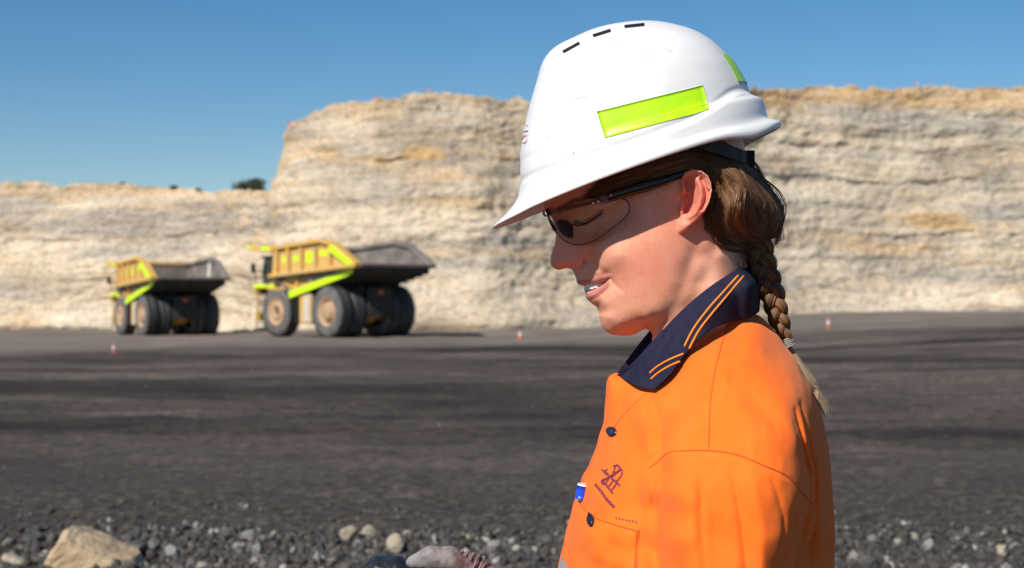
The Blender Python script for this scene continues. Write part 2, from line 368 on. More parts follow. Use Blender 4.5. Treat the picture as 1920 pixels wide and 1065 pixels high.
# teeth: an arch of eight small rounded crowns behind the lips
def teeth():
    parts = []
    for s in (-1, 1):
        for k in range(5):
            a = .12+k*.235; cx = P(1098, 536)[0]+.030*(1-math.cos(a)); cy = s*.0225*math.sin(a); cz = P(1100, 536.5-1.6*k)[2]
            wd = .0046-.0003*k; hh = .0056-.0004*k
            n = np.array((-math.cos(a), s*math.sin(a)*1.3, 0)); n /= np.linalg.norm(n); t = np.array((-n[1], n[0], 0))
            V = []
            for i in range(9):
                for j in range(9):
                    u, v = -1+i/4, -1+j/4
                    V.append(np.array((cx, Y0+cy, cz))+t*wd*u*.92*(1-.12*v*v)+np.array((0, 0, 1))*hh*v*(1-.1*u*u)+n*.0016*(1-u*u*.8)*(1-.3*v*v))
            parts.append((np.array(V), grid_faces(9, 9)))
    V, Fc = join(parts); return mesh('teeth', V, Fc, M_teeth, person)
teeth()
# lashes
L = []
for k in range(26):
    u = k/25; a = crom([(1079, 415), (1092, 417.5), (1112, 409), (1129, 397)], 26)[k]
    c = cast(T_head, a[0], a[1], -.0003)
    if c:
        p = c[0]; q = p+np.array((-.006*(1-u*.5), -.0035, -.0035)); L.append(np.array([p, p*.5+q*.5+np.array((0, -.001, -.0012)), q]))
if L:
    V, Fc = tubes(np.array(L), np.array([[.0004, .0003, .0001]]), 4); mesh('eyelashes', V, Fc, M_black, person)
# earring
es = cast(T_head, 1329, 352, .001)
V, Fc = tubes(np.array([[es[0]+np.array((0, .001, 0)), es[0]-np.array((0, .0012, 0)), es[0]-np.array((0, .0018, 0))]]), np.array([[.0014, .0014, .0002]]), 10)
mesh('ear_stud', V, Fc, mat('silver', (.75, .75, .78), .2, metal=1), person)

# ------------------------------------------------------------------ shirt
ssil = [(1141, 706, 30), (1137, 745, 60), (1134, 795, 80), (1122, 840, 100), (1103, 885, 115), (1090, 920, 120), (1074, 970, 130), (1058, 1020, 135), (1046, 1070, 140), (1044, 1150, 150), (1060, 1250, 150), (1075, 1400, 150), (1070, 1560, 150),
        (1560, 1560, 150), (1545, 1400, 140), (1540, 1250, 120), (1556, 1150, 110), (1559, 1060, 105), (1560, 1000, 100), (1558, 930, 95), (1552, 860, 90), (1541, 800, 85), (1524, 748, 80), (1500, 700, 70), (1470, 650, 60), (1436, 606, 50), (1405, 590, 45),
        (1350, 608, 40), (1290, 640, 35), (1225, 680, 30), (1180, 700, 25)][::-1]
sinn = [(1420, 597, 38), (1365, 603, 66), (1300, 650, 76), (1240, 725, 78), (1180, 730, 50), (1160, 800, 62), (1200, 790, 92), (1150, 860, 88), (1180, 870, 116), (1250, 790, 118), (1280, 720, 110), (1330, 660, 108), (1400, 640, 100), (1450, 660, 80),
        (1340, 740, 150), (1420, 730, 150), (1490, 740, 128), (1300, 800, 160), (1340, 830, 188), (1450, 820, 192), (1500, 825, 166), (1524, 835, 118), (1260, 860, 160), (1235, 880, 140),
        (1120, 930, 95), (1170, 930, 125), (1205, 940, 135), (1228, 960, 152), (1262, 920, 196), (1340, 920, 208), (1455, 910, 211), (1500, 930, 186), (1524, 930, 130), (1546, 920, 78),
        (1100, 1000, 100), (1170, 1010, 135), (1205, 1020, 142), (1228, 1030, 165), (1268, 1010, 208), (1350, 1010, 218), (1452, 1010, 220), (1490, 1010, 178), (1506, 1015, 110), (1536, 1020, 92),
        (1100, 1120, 105), (1200, 1120, 150), (1232, 1120, 172), (1280, 1120, 208), (1350, 1120, 226), (1440, 1120, 217), (1478, 1120, 170), (1498, 1120, 118), (1530, 1120, 105),
        (1120, 1260, 105), (1210, 1260, 150), (1300, 1260, 165), (1400, 1260, 165), (1490, 1260, 130), (1150, 1400, 130), (1300, 1400, 165), (1450, 1400, 140), (1200, 1500, 150), (1400, 1500, 150)]
qs = q_field(ssil, sinn, c=.010, dl=.008, lam=.0015)
# folds: (points, half width px, height mm); + ridge, - valley
folds = [([(1222, 745), (1238, 800), (1232, 880), (1222, 960), (1226, 1070)], 7, -10.0), ([(1205, 760), (1212, 840), (1208, 930), (1214, 1000)], 9, 5),
         ([(1260, 760), (1262, 830), (1240, 880)], 12, 4.5), ([(1180, 770), (1192, 850), (1190, 930)], 10, -4),
         ([(1216, 870), (1214, 960), (1224, 1070)], 7, -7.0), ([(1250, 880), (1248, 980), (1262, 1080)], 10, -3.5), ([(1285, 865), (1276, 960), (1285, 1080)], 12, 2.5),
         ([(1352, 860), (1366, 950), (1378, 1080)], 5, -4.5), ([(1300, 860), (1296, 960), (1304, 1080)], 6, -3), ([(1425, 885), (1446, 950), (1452, 1030)], 5, -3.0), ([(1385, 870), (1400, 960), (1398, 1080)], 12, 3.0), ([(1315, 880), (1318, 980), (1325, 1080)], 9, -2.0),
         ([(1490, 770), (1502, 830), (1524, 900), (1530, 960)], 4, -8.0), ([(1508, 760), (1524, 830), (1542, 900), (1545, 980)], 4, -7.0), ([(1500, 772), (1515, 840), (1535, 905)], 5, 4.0),
         ([(1503, 845), (1520, 900), (1525, 950), (1508, 1010), (1480, 1070)], 7, -9.0), ([(1528, 880), (1544, 960), (1530, 1050)], 6, -6.0), ([(1538, 960), (1522, 1020), (1500, 1080)], 6, 5.0),
         ([(1498, 935), (1505, 980), (1490, 1040)], 6, -6.0), ([(1552, 960), (1545, 1030), (1525, 1090)], 5, -4.5), ([(1476, 935), (1486, 985), (1478, 1050)], 6, 4.0),
         ([(1512, 800), (1530, 860), (1545, 930)], 3, -5.0), ([(1482, 790), (1496, 850), (1512, 900)], 3, -4.0), ([(1550, 1000), (1535, 1040), (1515, 1085)], 4, -5.0), ([(1515, 960), (1500, 1010), (1478, 1070)], 4, -6.0), ([(1536, 1010), (1520, 1050), (1500, 1090)], 4, 4.0), ([(1375, 700), (1420, 760), (1455, 830)], 22, -3.0), ([(1420, 700), (1460, 760), (1490, 820)], 18, 2.5), ([(1290, 690), (1270, 770), (1262, 830)], 14, -2.5),
         ([(1150, 810), (1180, 770), (1220, 735)], 4, -2.6), ([(1160, 830), (1140, 880), (1120, 920)], 12, -2.0), ([(1172, 905), (1150, 900), (1125, 880)], 9, 2.0), ([(1110, 990), (1150, 1015), (1190, 1022)], 9, -2.2), ([(1080, 1010), (1130, 1040), (1180, 1046)], 9, 2.2)]
FO = [(P2(p, .14 if p[0][0] > 1240 else .1), w/1900., h*.001) for p, w, h in folds]
seams = [[(1366, 606), (1352, 650), (1340, 700), (1332, 760), (1329, 846)], [(1216, 878), (1230, 868), (1250, 851), (1290, 845), (1330, 845), (1380, 852), (1430, 872), (1475, 893), (1500, 920), (1522, 944)]]
SE = [P2(p, .17) for p in seams]
PLP = P2([(1100, 690), (1200, 690), (1221, 731), (1150, 806), (1126, 832), (1090, 832)], .06); PLL = P2([(1221, 731), (1190, 757), (1150, 806), (1126, 832)], .06)
def srel(x, z):
    r = .0018*fbm(np.stack([x*26, z*14, z*0], -1), 3)+.0008*fbm(np.stack([x*90, z*50, z*0+4], -1), 2)
    for p, wd, h in FO:
        d, t = polydist(x, z, p); r += h*(gau(d, wd) if h > 0 else .65*np.exp(-d/(wd*.8))+.35*gau(d, wd*1.6))*np.sin(np.pi*np.clip(t*.86+.07, 0, 1))**.5
    dl_, _ = polydist(x, z, PLL); r -= .013*sstep(0, .011, np.where(inpoly(x, z, PLP), dl_, 0))*sstep(P(1138, 750)[0], P(1168, 750)[0], x)
    for p in SE:
        d, t = polydist(x, z, p); r -= .0016*gau(d, .0016)-.0010*gau(d, .006)
    return r
s0, s1 = P(1030, 1520), P(1575, 570)
shirt, SV, SF = heightbody(qs, srel, ((s0[0]-.03, s1[0]+.03), .255, (s0[2], s1[2])), .0017, 'shirt', M_shirt, person)
T_shirt = bvh(SV, SF)
tags = []
def on_shirt(name, pts, n, r, m, **k):
    V, Fc = line_on(T_shirt, pts, n, r, **k)
    if len(V): return mesh(name, V, Fc, m, shirt)
for p in seams: on_shirt('seam', p, 120, .0005, M_seam, off=.0001)
# placket edge, pocket
on_shirt('seam', [(1151, 803), (1165, 783), (1190, 757), (1218, 733)], 60, .0007, M_seamhole, off=0)
on_shirt('seam', [(1141, 712), (1139, 750), (1137, 800)], 40, .0006, M_seamhole, off=0)
pk = [(1082, 936), (1108, 962), (1150, 979), (1199, 992), (1197, 1030), (1193, 1085), (1062, 1085)]
nu, nv = 30, 24
def pocket():
    V = []
    top = crom([(1080, 934), (1108, 962), (1150, 979), (1200, 992)], nu)
    for i in range(nu):
        for j in range(nv):
            v = j/(nv-1); x = top[i, 0]-v*8-(14*v if i < 4 else 0); y = top[i, 1]*(1-v)+1120*v
            e = min(i, nu-1-i, j*1.5)/3; h = cast(T_shirt, x, y, .0006+.0022*min(1, e)+.0006*math.sin(i*.7+j*.5)); V.append(h[0] if h else np.array(V[-1])+np.array((-.0005, 0, -.001)))
    return np.array(V), grid_faces(nu, nv)
V, Fc = pocket(); pocket_o = mesh('pocket', V, Fc, M_shirt, shirt)
T_pocket = bvh(V, Fc)
def on_p(name, pts, n, r, m, off=.0003, par=None):
    V, Fc = line_on(T_pocket, pts, n, r, off=off)
    if len(V): mesh(name, V, Fc, m, par or pocket_o)
on_p('seam', [(1084, 941), (1108, 966), (1150, 983), (1197, 996)], 60, .0007, M_seamhole)
on_p('seam', [(1195, 997), (1193, 1030), (1190, 1075)], 40, .0008, M_seam)
def button(px, py, rx, ry, tr, par):
    V = []; n = 20
    rings = ((0, .0022), (.55, .0020), (.7, .0030), (.95, .0026), (1.05, .0006))
    for q, off in rings:
        for k in range(n):
            a = k/n*2*math.pi; h = cast(tr, px, py, off); 
            h2 = cast(tr, px+rx*q*math.cos(a), py+ry*q*math.sin(a), off); V.append((h2 or h)[0])
    return mesh('button', np.array(V), grid_faces(len(rings), n, cv=True), M_button, par)
button(1148, 809.5, 8.5, 9, T_shirt, shirt); button(1109, 975, 5.5, 12.5, T_pocket, pocket_o)
# embroidered emblem: a small head-frame figure of crossed strokes over a curved row of tiny letters
emb = []
for pts in ([(1128, 880), (1164, 912)], [(1131, 902), (1150, 888), (1156, 872)], [(1146, 897), (1158, 886), (1166, 880), (1166, 892), (1154, 902), (1146, 897)],
            [(1150, 875), (1158, 872), (1163, 878), (1152, 888)], [(1136, 908), (1143, 897)], [(1140, 915), (1150, 902)], [(1146, 922), (1157, 906)], [(1131, 902), (1150, 926)], [(1136, 897), (1128, 903), (1134, 910)], [(1142, 890), (1136, 885), (1140, 880)]):
    emb.append(line_on(T_shirt, pts, 14, .0010, off=.0003, jit=.4))
row = crom([(1118, 910), (1128, 922), (1137, 935), (1151, 950)], 13)
for k in range(13):
    x, y = row[k, :2]; emb.append(line_on(T_shirt, [(x-2.6, y+2.4), (x+.3*((k*7) % 5)-1, y-1), (x+2.6, y-2.4)], 4, .0009, off=.0003)); emb.append(line_on(T_shirt, [(x-2.2, y-1), (x+1.4, y+2.4)], 4, .0007, off=.0003))
V, Fc = join([e for e in emb if len(e[0])]); mesh('embroidered_emblem', V, Fc, M_logo, shirt)
st_ = []
for k in range(7): st_.append(line_on(T_shirt, [(1154+k*6.2, 969+k*1.2), (1157+k*6.2, 974+k*1.2)], 3, .0008, off=.0003))
V, Fc = join([e for e in st_ if len(e[0])]); mesh('stitching', V, Fc, M_logo, shirt)
V, Fc = patch_on(T_shirt, [(1054, 1042), (1066, 1062), (1080, 1120), (1046, 1120)], 10, 12, .0012); mesh('reflective_tape', V, Fc, M_tape, shirt)
# collar
def rev(c): return [(a, b, d) for a, b, d in c]
NA = 70
cA = crom([(1157, 705, .006), (1176, 690, .028), (1222, 641, .052), (1262, 598, .062), (1300, 562, .066), (1350, 525, .058), (1385, 506, .036), (1398, 502, .0)], NA)
cA2 = crom([(1160, 706, .006), (1180, 694, .030), (1227, 646, .057), (1268, 604, .068), (1308, 567, .072), (1358, 529, .063), (1393, 508, .040), (1408, 505, .0)], NA)
cB = crom([(1226, 731, .082), (1252, 706, .092), (1286, 662, .094), (1330, 618, .088), (1382, 599, .062), (1416, 590, .034), (1424, 584, .0)], NA)
cM = crom([(1192, 722, .058), (1216, 700, .070), (1256, 650, .084), (1318, 590, .086), (1378, 548, .072), (1416, 535, .048), (1426, 540, .0)], NA)
cI = crom([(1180, 730, .006), (1200, 700, .028), (1240, 650, .045), (1280, 620, .054), (1315, 590, .056), (1355, 560, .050), (1378, 545, .030), (1385, 545, .0)], NA)
def curve_world(c, s): 
    out = np.array([P(a, b, d) for a, b, d in c]); out[:, 1] = Y0+s*(out[:, 1]-Y0)*1; return out
def collar_side(s):
    rows = [curve_world(c, s) for c in (cI, cA, cA2, cM, cB)]
    rows = np.array(rows); out = crom_rows(rows, [10, 3, 9, 12])
    return out
def crom_rows(rows, ns):
    out = []
    k = len(rows)
    for i in range(k-1):
        p0 = rows[max(i-1, 0)]; p1 = rows[i]; p2 = rows[i+1]; p3 = rows[min(i+2, k-1)]
        for j in range(ns[i]):
            u = j/ns[i]; m1 = (p2-p0)*.4; m2 = (p3-p1)*.4
            out.append((2*u**3-3*u**2+1)*p1+(u**3-2*u**2+u)*m1+(-2*u**3+3*u**2)*p2+(u**3-u**2)*m2)
    out.append(rows[-1]); return np.array(out)
cn = collar_side(1); cf = collar_side(-1)
full = np.concatenate([cn, cf[:, ::-1][:, 1:]], 1); nr, nc = full.shape[:2]
# leaf edge gets a return underneath so it has thickness
edge = full[-1]+np.array((0, 0, -.0012)); inn = full[-2].copy(); cen = np.array((P(1320, 600)[0], Y0, P(1320, 600)[2]))
dirc = full[-1]-cen; dirc /= np.linalg.norm(dirc, axis=1, keepdims=True)
full = np.concatenate([full, (full[-1]-dirc*.0025+np.array((0, 0, -.001)))[None], (full[-6]-dirc*.004)[None]], 0); nr = full.shape[0]
collar = mesh('collar', full.reshape(-1, 3), grid_faces(nr, nc), M_navy, person)
T_col = bvh(full.reshape(-1, 3), grid_faces(nr, nc))
for pts in ([(1283, 650), (1297, 622), (1325, 583), (1356, 548), (1385, 516)], [(1292, 654), (1309, 622), (1337, 585), (1366, 551), (1395, 517)], [(1218, 700), (1232, 688), (1254, 675), (1282, 663)], [(1220, 711), (1236, 698), (1256, 686), (1276, 677)]):
    V, Fc = line_on(T_col, pts, 60, .0010, off=.0002)
    if len(V): mesh('stripe', V, Fc, M_stripe, collar)

# trousers and boots (below the frame)
def capsule_field(X, Y, Z, segs, k=.02):
    acc = None
    for a, b, ra, rb in segs:
        a = np.array(a); b = np.array(b); ab = b-a; L = (ab**2).sum()
        t = np.clip(((X-a[0])*ab[0]+(Y-a[1])*ab[1]+(Z-a[2])*ab[2])/L, 0, 1)
        d = np.sqrt((X-a[0]-t*ab[0])**2+(Y-a[1]-t*ab[1])**2+(Z-a[2]-t*ab[2])**2)-(ra+(rb-ra)*t)
        if acc is None: acc = d
        else:
            h = np.clip(.5+.5*(acc-d)/k, 0, 1); acc = acc*(1-h)+d*h-k*h*(1-h)
    return acc
def sdf_mesh(name, segs, st, m, par, k=.02, noise=0, nf=60, attrs=None):
    lo = np.min([np.minimum(np.array(a)-ra, np.array(b)-rb) for a, b, ra, rb in segs], 0)-3*st-noise; hi = np.max([np.maximum(np.array(a)+ra, np.array(b)+rb) for a, b, ra, rb in segs], 0)+3*st+noise
    xs, ys, zs = [np.arange(lo[i], hi[i], st) for i in range(3)]
    X, Y, Z = np.meshgrid(xs, ys, zs, indexing='ij'); G = capsule_field(X, Y, Z, segs, k)
    if noise: G = G+noise*fbm(np.stack([X, Y, Z], -1)*nf, 3)
    V, Fc = surfnets(G, lo, st); return mesh(name, V, Fc, m, par), V, Fc
M_trou = mat('navy_drill', (.02, .022, .05), .9, bump=.4, bscale=500); M_boot = mat('tan_leather', (.25, .13, .06), .6)
hx = P(1320, 1500)[0]
zw = P(1320, 1490)[2]
segs = [((hx, Y0-.07, zw), (hx, Y0+.07, zw), .13, .13)]
for s in (-1, 1): segs += [((hx, Y0+s*.09, zw-.05), (hx-.01, Y0+s*.1, .48), .105, .075), ((hx-.01, Y0+s*.1, .48), (hx+.02, Y0+s*.1, .10), .075, .065)]
sdf_mesh('trousers', segs, .012, M_trou, person, .04, .006, 14)
for s in (-1, 1): sdf_mesh('boot', [((hx+.03, Y0+s*.1, .16), (hx+.03, Y0+s*.1, .06), .055, .055), ((hx+.03, Y0+s*.1, .05), (hx-.14, Y0+s*.11, .045), .05, .042)], .008, M_boot, person, .02)
# far arm: sleeve reaching forward, gloved hand round a lump of coal
HD = -.10                                                     # the hand is on the far side of the sitter
def H(px, py, d=HD): return P(px+2, py+9, d)
el = P(1290, 1390, -.19); wr = H(905, 1082)
sdf_mesh('sleeve', [(P(1340, 1080, -.16), el, .062, .055), (el, H(985, 1200), .055, .042)], .004, M_shirt, person, .03, .003, 30)
sdf_mesh('cuff', [(H(985, 1200), H(912, 1112), .036, .030), (H(912, 1112), H(868, 1064), .030, .022)], .0022, M_cuff, person, .01, .0012, 120)
gs = [(H(880, 1075), H(850, 1078), .020, .022), (H(850, 1078), H(815, 1085), .022, .020)]
gs += [(H(868, 1066, HD+.012), H(838, 1040, HD+.026), .0155, .0128), (H(838, 1040, HD+.026), H(806, 1037, HD+.030), .0128, .0112), (H(806, 1037, HD+.030), H(772, 1045, HD+.028), .0112, .0068)]
for k, (dz, ln) in enumerate(((-.010, 0), (-.030, 6), (-.048, 2), (-.064, -10))):
    gs += [(H(835, 1084, HD+dz), H(780-ln, 1100+k*3, HD+dz-.012), .0105, .0100), (H(780-ln, 1100+k*3, HD+dz-.012), H(738-ln, 1112+k*3, HD+dz-.004), .0100, .0092), (H(738-ln, 1112+k*3, HD+dz-.004), H(708-ln, 1092+k*3, HD+dz+.006), .0092, .0080)]
sdf_mesh('glove', gs, .0014, M_glove, person, .006, .0005, 220)
# wrinkles of the cuff
W_ = []
for k in range(5):
    c = H(846+k*9, 1054+k*5.5, HD+.002); tdir = H(870, 1070)-H(840, 1052); tdir /= np.linalg.norm(tdir)
    a1 = np.cross(tdir, (0, 1, 0)); a1 /= np.linalg.norm(a1); a2 = np.cross(tdir, a1); rr = .0205+.0015*k
    W_.append(np.array([c+rr*(math.cos(a)*a1+math.sin(a)*a2) for a in np.linspace(0, 2*math.pi, 25)]))
V, Fc = tubes(np.array(W_), .0013, 8); mesh('cuff_wrinkles', V, Fc, M_cuff, person)
M_coal = mat('coal', (.012, .012, .014), .38, col2=(.03, .03, .034), nscale=60, bump=1, bscale=160, spec=.7, bdist=.002)
def rock_mesh(c, r, seed, sub=3, rough=.25, flat=(1, 1, 1)):
    import bmesh
    bm = bmesh.new(); bmesh.ops.create_icosphere(bm, subdivisions=sub, radius=1); V = np.array([v.co[:] for v in bm.verts]); Fc = np.array([[v.index for v in f.verts] for f in bm.faces]); bm.free()
    g = np.random.default_rng(seed); 
    for k in range(11):
        n = g.normal(size=3); n /= np.linalg.norm(n); h = .48+.34*g.random(); dd = V@n; V = V-np.maximum(dd-h, 0)[:, None]*n*.92
    V = V*(1+rough*.35*fbm(V*2.2+seed, 4)[:, None]); V = V*np.array(r)*np.array(flat)
    return V+np.array(c), Fc
V, Fc = rock_mesh(H(724, 1083, HD-.012), (.032, .040, .029), 5, 5)
coal = mesh('coal_lump', V, Fc, M_coal, None, smooth=False); tag(coal, 'lump of black coal held in the gloved hand at the bottom edge', 'coal lump')
# pen in the pocket
def tube_o(name, a, b, r, m, par, sides=14, r2=None):
    p = np.array([a, a, b, b], float); p[0] += (b-a)*.001; p[3] -= (b-a)*.001
    V, Fc = tubes(np.array([np.linspace(a, b, 4)]), np.array([[r]*3+[r2 or r]]), sides)
    n = len(V)//sides; V = np.concatenate([V, [a], [b]]); Fl = Fc.tolist()+[[len(V)-2, (k+1) % sides, k] for k in range(sides)]+[[len(V)-1, (n-1)*sides+k, (n-1)*sides+(k+1) % sides] for k in range(sides)]
    return mesh(name, V, Fl, m, par)
M_blue = mat('blue_plastic', (.015, .07, .62), .3); M_white = mat('white_plastic', (.8, .8, .82), .3)
ps = cast(T_shirt, 1094, 930, 0)[0]; dp = Y0-ps[1]-.001; pe = empty('pen', tuple(ps), 'blue capped white pen standing in the chest pocket of the orange shirt', 'pen')
tube_o('cap', P(1089.5, 936, dp), P(1093.5, 911, dp), .0060, M_blue, pe); tube_o('barrel', P(1083, 985, dp-.006), P(1090, 936, dp-.003), .0030, M_white, pe); tube_o('cap_top', P(1093.5, 911, dp), P(1094.2, 907, dp), .0058, M_white, pe)

for m_ in (M_shirt,):
    b_ = m_.node_tree.nodes['Principled BSDF']; b_.inputs['Sheen Weight'].default_value = .20; b_.inputs['Sheen Roughness'].default_value = .5; b_.inputs['Sheen Tint'].default_value = (1, .55, .40, 1)

# pores and freckles: fine own-colour speckle on the skin
t = M_skin.node_tree; b_ = t.nodes['Principled BSDF']; src = b_.inputs['Base Color'].links[0].from_socket
tc = t.nodes.new('ShaderNodeTexCoord'); n_ = t.nodes.new('ShaderNodeTexNoise'); n_.inputs['Scale'].default_value = 520; n_.inputs['Detail'].default_value = 5; t.links.new(tc.outputs['Object'], n_.inputs['Vector'])
r_ = t.nodes.new('ShaderNodeValToRGB'); r_.color_ramp.elements[0].position = .36; r_.color_ramp.elements[0].color = (.80, .70, .64, 1); r_.color_ramp.elements[1].position = .56; r_.color_ramp.elements[1].color = (1, 1, 1, 1)
mx = t.nodes.new('ShaderNodeMix'); mx.data_type = 'RGBA'; mx.blend_type = 'MULTIPLY'; mx.inputs['Factor'].default_value = .38
t.links.new(n_.outputs[0], r_.inputs[0]); t.links.new(src, mx.inputs['A']); t.links.new(r_.outputs[0], mx.inputs['B']); t.links.new(mx.outputs['Result'], b_.inputs['Base Color'])
# ------------------------------------------------------------------ hard hat
M_hat = mat('white_helmet_plastic', (.80, .79, .775), .42, col2=(.76, .75, .735), nscale=25, bump=.10, bscale=60, spec=.45, coat=.08, bdist=.0006)
def scuffs(m):
    t = m.node_tree; b = t.nodes['Principled BSDF']; tc = t.nodes.new('ShaderNodeTexCoord')
    n = t.nodes.new('ShaderNodeTexNoise'); n.inputs['Scale'].default_value = 34; n.inputs['Detail'].default_value = 8; n.inputs['Roughness'].default_value = .7
    mp = t.nodes.new('ShaderNodeMapping'); mp.inputs['Scale'].default_value = (.7, 1, 2.2); t.links.new(tc.outputs['Object'], mp.inputs[0]); t.links.new(mp.outputs[0], n.inputs['Vector'])
    r = t.nodes.new('ShaderNodeValToRGB'); r.color_ramp.elements[0].position = .66; r.color_ramp.elements[1].position = .78
    mx = t.nodes.new('ShaderNodeMix'); mx.data_type = 'RGBA'; mx.inputs['B'].default_value = (.42, .42, .43, 1)
    s = b.inputs['Base Color'].links[0].from_socket
    t.links.new(n.outputs[0], r.inputs[0]); t.links.new(r.outputs[0], mx.inputs['Factor']); t.links.new(s, mx.inputs['A']); t.links.new(mx.outputs['Result'], b.inputs['Base Color'])
scuffs(M_hat)
M_lime = mat('lime_reflective_tape', (.56, .93, .0), .35, col2=(.44, .90, .005), nscale=45, bump=.12, bscale=1500, coat=.4)
M_vent = mat('vent_dark', (.01, .01, .01), .6)
M_red = mat('red_print', (.72, .38, .42), .5); M_grey = mat('grey_print', (.12, .12, .16), .5)
hc = P(1200, 330); hat = empty('hard_hat', tuple(hc), 'white hard hat with lime reflective tape worn by the woman', 'hard hat')
# rings: front point, rear point, half width, exponent, lift at the side (px), shift
rings = [(((934, 425)), (1449, 243), .1105, 2.15), ((925.5, 428.5), (1456, 239), .1132, 2.15), ((925, 424), (1457, 232), .1140, 2.15), ((936, 414), (1452, 228), .1122, 2.15), ((957, 392), (1438, 226), .1098, 2.15),
         ((973, 366), (1431, 222), .1085, 2.2), ((976, 340), (1427, 206), .1072, 2.25), ((975.5, 320), (1421, 190), .1058, 2.25), ((976, 306), (1411, 184), .1038, 2.25), ((975.5, 290), (1407, 178), .1032, 2.25),
         ((981, 250), (1400, 165), .1018, 2.25), ((991, 205), (1391, 148), .0985, 2.25), ((1004, 160), (1376, 123), .0930, 2.25), ((1017, 118), (1356, 100), .0845, 2.2), ((1036, 94), (1333, 79), .0720, 2.2),
         ((1068, 76), (1305, 62), .0560, 2.1), ((1105, 59), (1270, 50), .038, 2.1), ((1140, 49), (1243, 43.5), .022, 2), ((1172, 43), (1218, 41), .010, 2)]
NT = 160
def ring(r, k=0):
    (fx, fy), (rx, ry), w_, n = r; th = np.linspace(0, 2*np.pi, NT, endpoint=False)
    c, s = np.cos(th), np.sin(th); e = 2/n
    e = np.where(c > 0, 2/n, 2/n+(1-2/n)*sstep(0, .35, -c)); l = np.sign(c)*np.abs(c)**e; d = w_*np.sign(s)*np.abs(s)**e
    mx, my = (fx+rx)/2, (fy+ry)/2; px = mx+(fx-mx)*l; py = my+(fy-my)*l
    a = P(0, 0)*0; X = (px-CX)/F*Y0; Z = ZC+(CY-py)/F*Y0
    return np.stack([X, Y0-d, Z], 1)
def lerp_rings(rs, m):
    A = np.array([[r[0][0], r[0][1], r[1][0], r[1][1], r[2], r[3]] for r in rs]); n = (len(rs)-1)*m+1
    t = np.arange(len(rs)); out = []
    for s in np.linspace(0, len(rs)-1, n):
        i = min(int(s), len(rs)-2); u = s-i; p = [A[max(i-1, 0)], A[i], A[i+1], A[min(i+2, len(rs)-1)]]
        m1, m2 = (p[2]-p[0])*.5, (p[3]-p[1])*.5
        v = (2*u**3-3*u**2+1)*p[1]+(u**3-2*u**2+u)*m1+(-2*u**3+3*u**2)*p[2]+(u**3-u**2)*m2
        out.append(((v[0], v[1]), (v[2], v[3]), v[4], v[5]))
    return out
lr = lerp_rings(rings, 12); HR = np.array([ring(r) for r in lr])
up = HR[-1].mean(0)-HR[0].mean(0); up /= np.linalg.norm(up)
# visor arc: the rim rises over the ear and the middle of the crown carries a low ridge
th = np.linspace(0, 2*np.pi, NT, endpoint=False)
for k in range(len(HR)):
    t = k/(len(HR)-1)
    if t < .45:
        wgt = 1-sstep(.12, .45, t); HR[k] += up*(wgt*.0050*np.sin(th)**2*np.where(np.cos(th) < .3, 1, 1-.0*th))[:, None]
for k in range(len(HR)):
    t = k/(len(HR)-1); HR[k] -= up*((1-sstep(.05, .32, t))*.0068*np.exp(-((np.cos(th)+.76)/.17)**2))[:, None]
gl_ = [(960, 352), (1040, 330), (1130, 304), (1200, 280), (1272, 251), (1318, 222), (1350, 196), (1370, 187), (1392, 184), (1440, 186)]
for k in range(len(HR)):
    cxp = CX+HR[k][:, 0]/Y0*F; cyp = CY-(HR[k][:, 2]-ZC)/Y0*F; below = cyp-np.interp(cxp, [g[0] for g in gl_], [g[1] for g in gl_])
    c = HR[k].mean(0); nrm = HR[k]-c; nrm[:, 2] *= .3; nrm /= np.linalg.norm(nrm, axis=1, keepdims=True)+1e-9
    HR[k] = HR[k]+nrm*(.0030*sstep(-3, 5, below)*sstep(960, 1010, cxp)-.0012*gau(below+7, 6))[:, None]
# rear skirt: step between dome and gutter fades to the front
inner_r = []
for f_, lift in ((.985, .001), (.93, .004), (.84, .012), (.74, .035), (.58, .065), (.30, .085)):
    c = HR[0].mean(0); inner_r.append(c+(HR[0]-c)*f_+up*lift)
ap_in = inner_r[-1].mean(0)+up*.01
V = np.concatenate([[ap_in]]+[r for r in inner_r[::-1]]+[h for h in HR]+[[HR[-1].mean(0)+up*.0005]]); nr = len(inner_r)+len(HR)
Fc = (grid_faces(nr, NT, cv=True)+1).tolist(); last = len(V)-1
Fc += [[0, 1+(j+1) % NT, 1+j] for j in range(NT)]+[[last, 1+(nr-1)*NT+j, 1+(nr-1)*NT+(j+1) % NT] for j in range(NT)]
shell = mesh('shell', V, Fc, M_hat, hat); T_hat = bvh(V, Fc)
V, Fc = patch_on(T_hat, [(1119.5, 209.5), (1317, 160.5), (1329, 205.5), (1134, 258.5)], 30, 10, .0009); V, Fc = slab(V, Fc, 30, 10, .0012)
mesh('reflective_tape', V, Fc, M_lime, hat)
# tape at the back of the crown, wrapped round the middle line
V = []
ks = np.linspace(124, 150, 10).astype(int)
for k in ks:
    for j in range(NT//2-14, NT//2+15, 2):
        p = HR[k][j]; c = HR[k].mean(0); n = p-c; n /= np.linalg.norm(n); V.append(p+n*.0011)
mesh('reflective_tape', np.array(V), grid_faces(len(ks), 15), M_lime, hat)
for a, b in (((1056, 98), (1087, 81)), ((1112, 68), (1145, 57.5)), ((1171, 50.5), (1208, 46.5))):
    dx, dy = b[0]-a[0], b[1]-a[1]; L = math.hypot(dx, dy); nx, ny = -dy/L*2.6, dx/L*2.6
    V, Fc = patch_on(T_hat, [(a[0]-nx, a[1]-ny), (b[0]-nx, b[1]-ny), (b[0]+nx, b[1]+ny), (a[0]+nx, a[1]+ny)], 8, 4, .0007); V, Fc = slab(V, Fc, 8, 4, .0009)
    mesh('vent_slot', V, Fc, M_vent, hat, smooth=False)
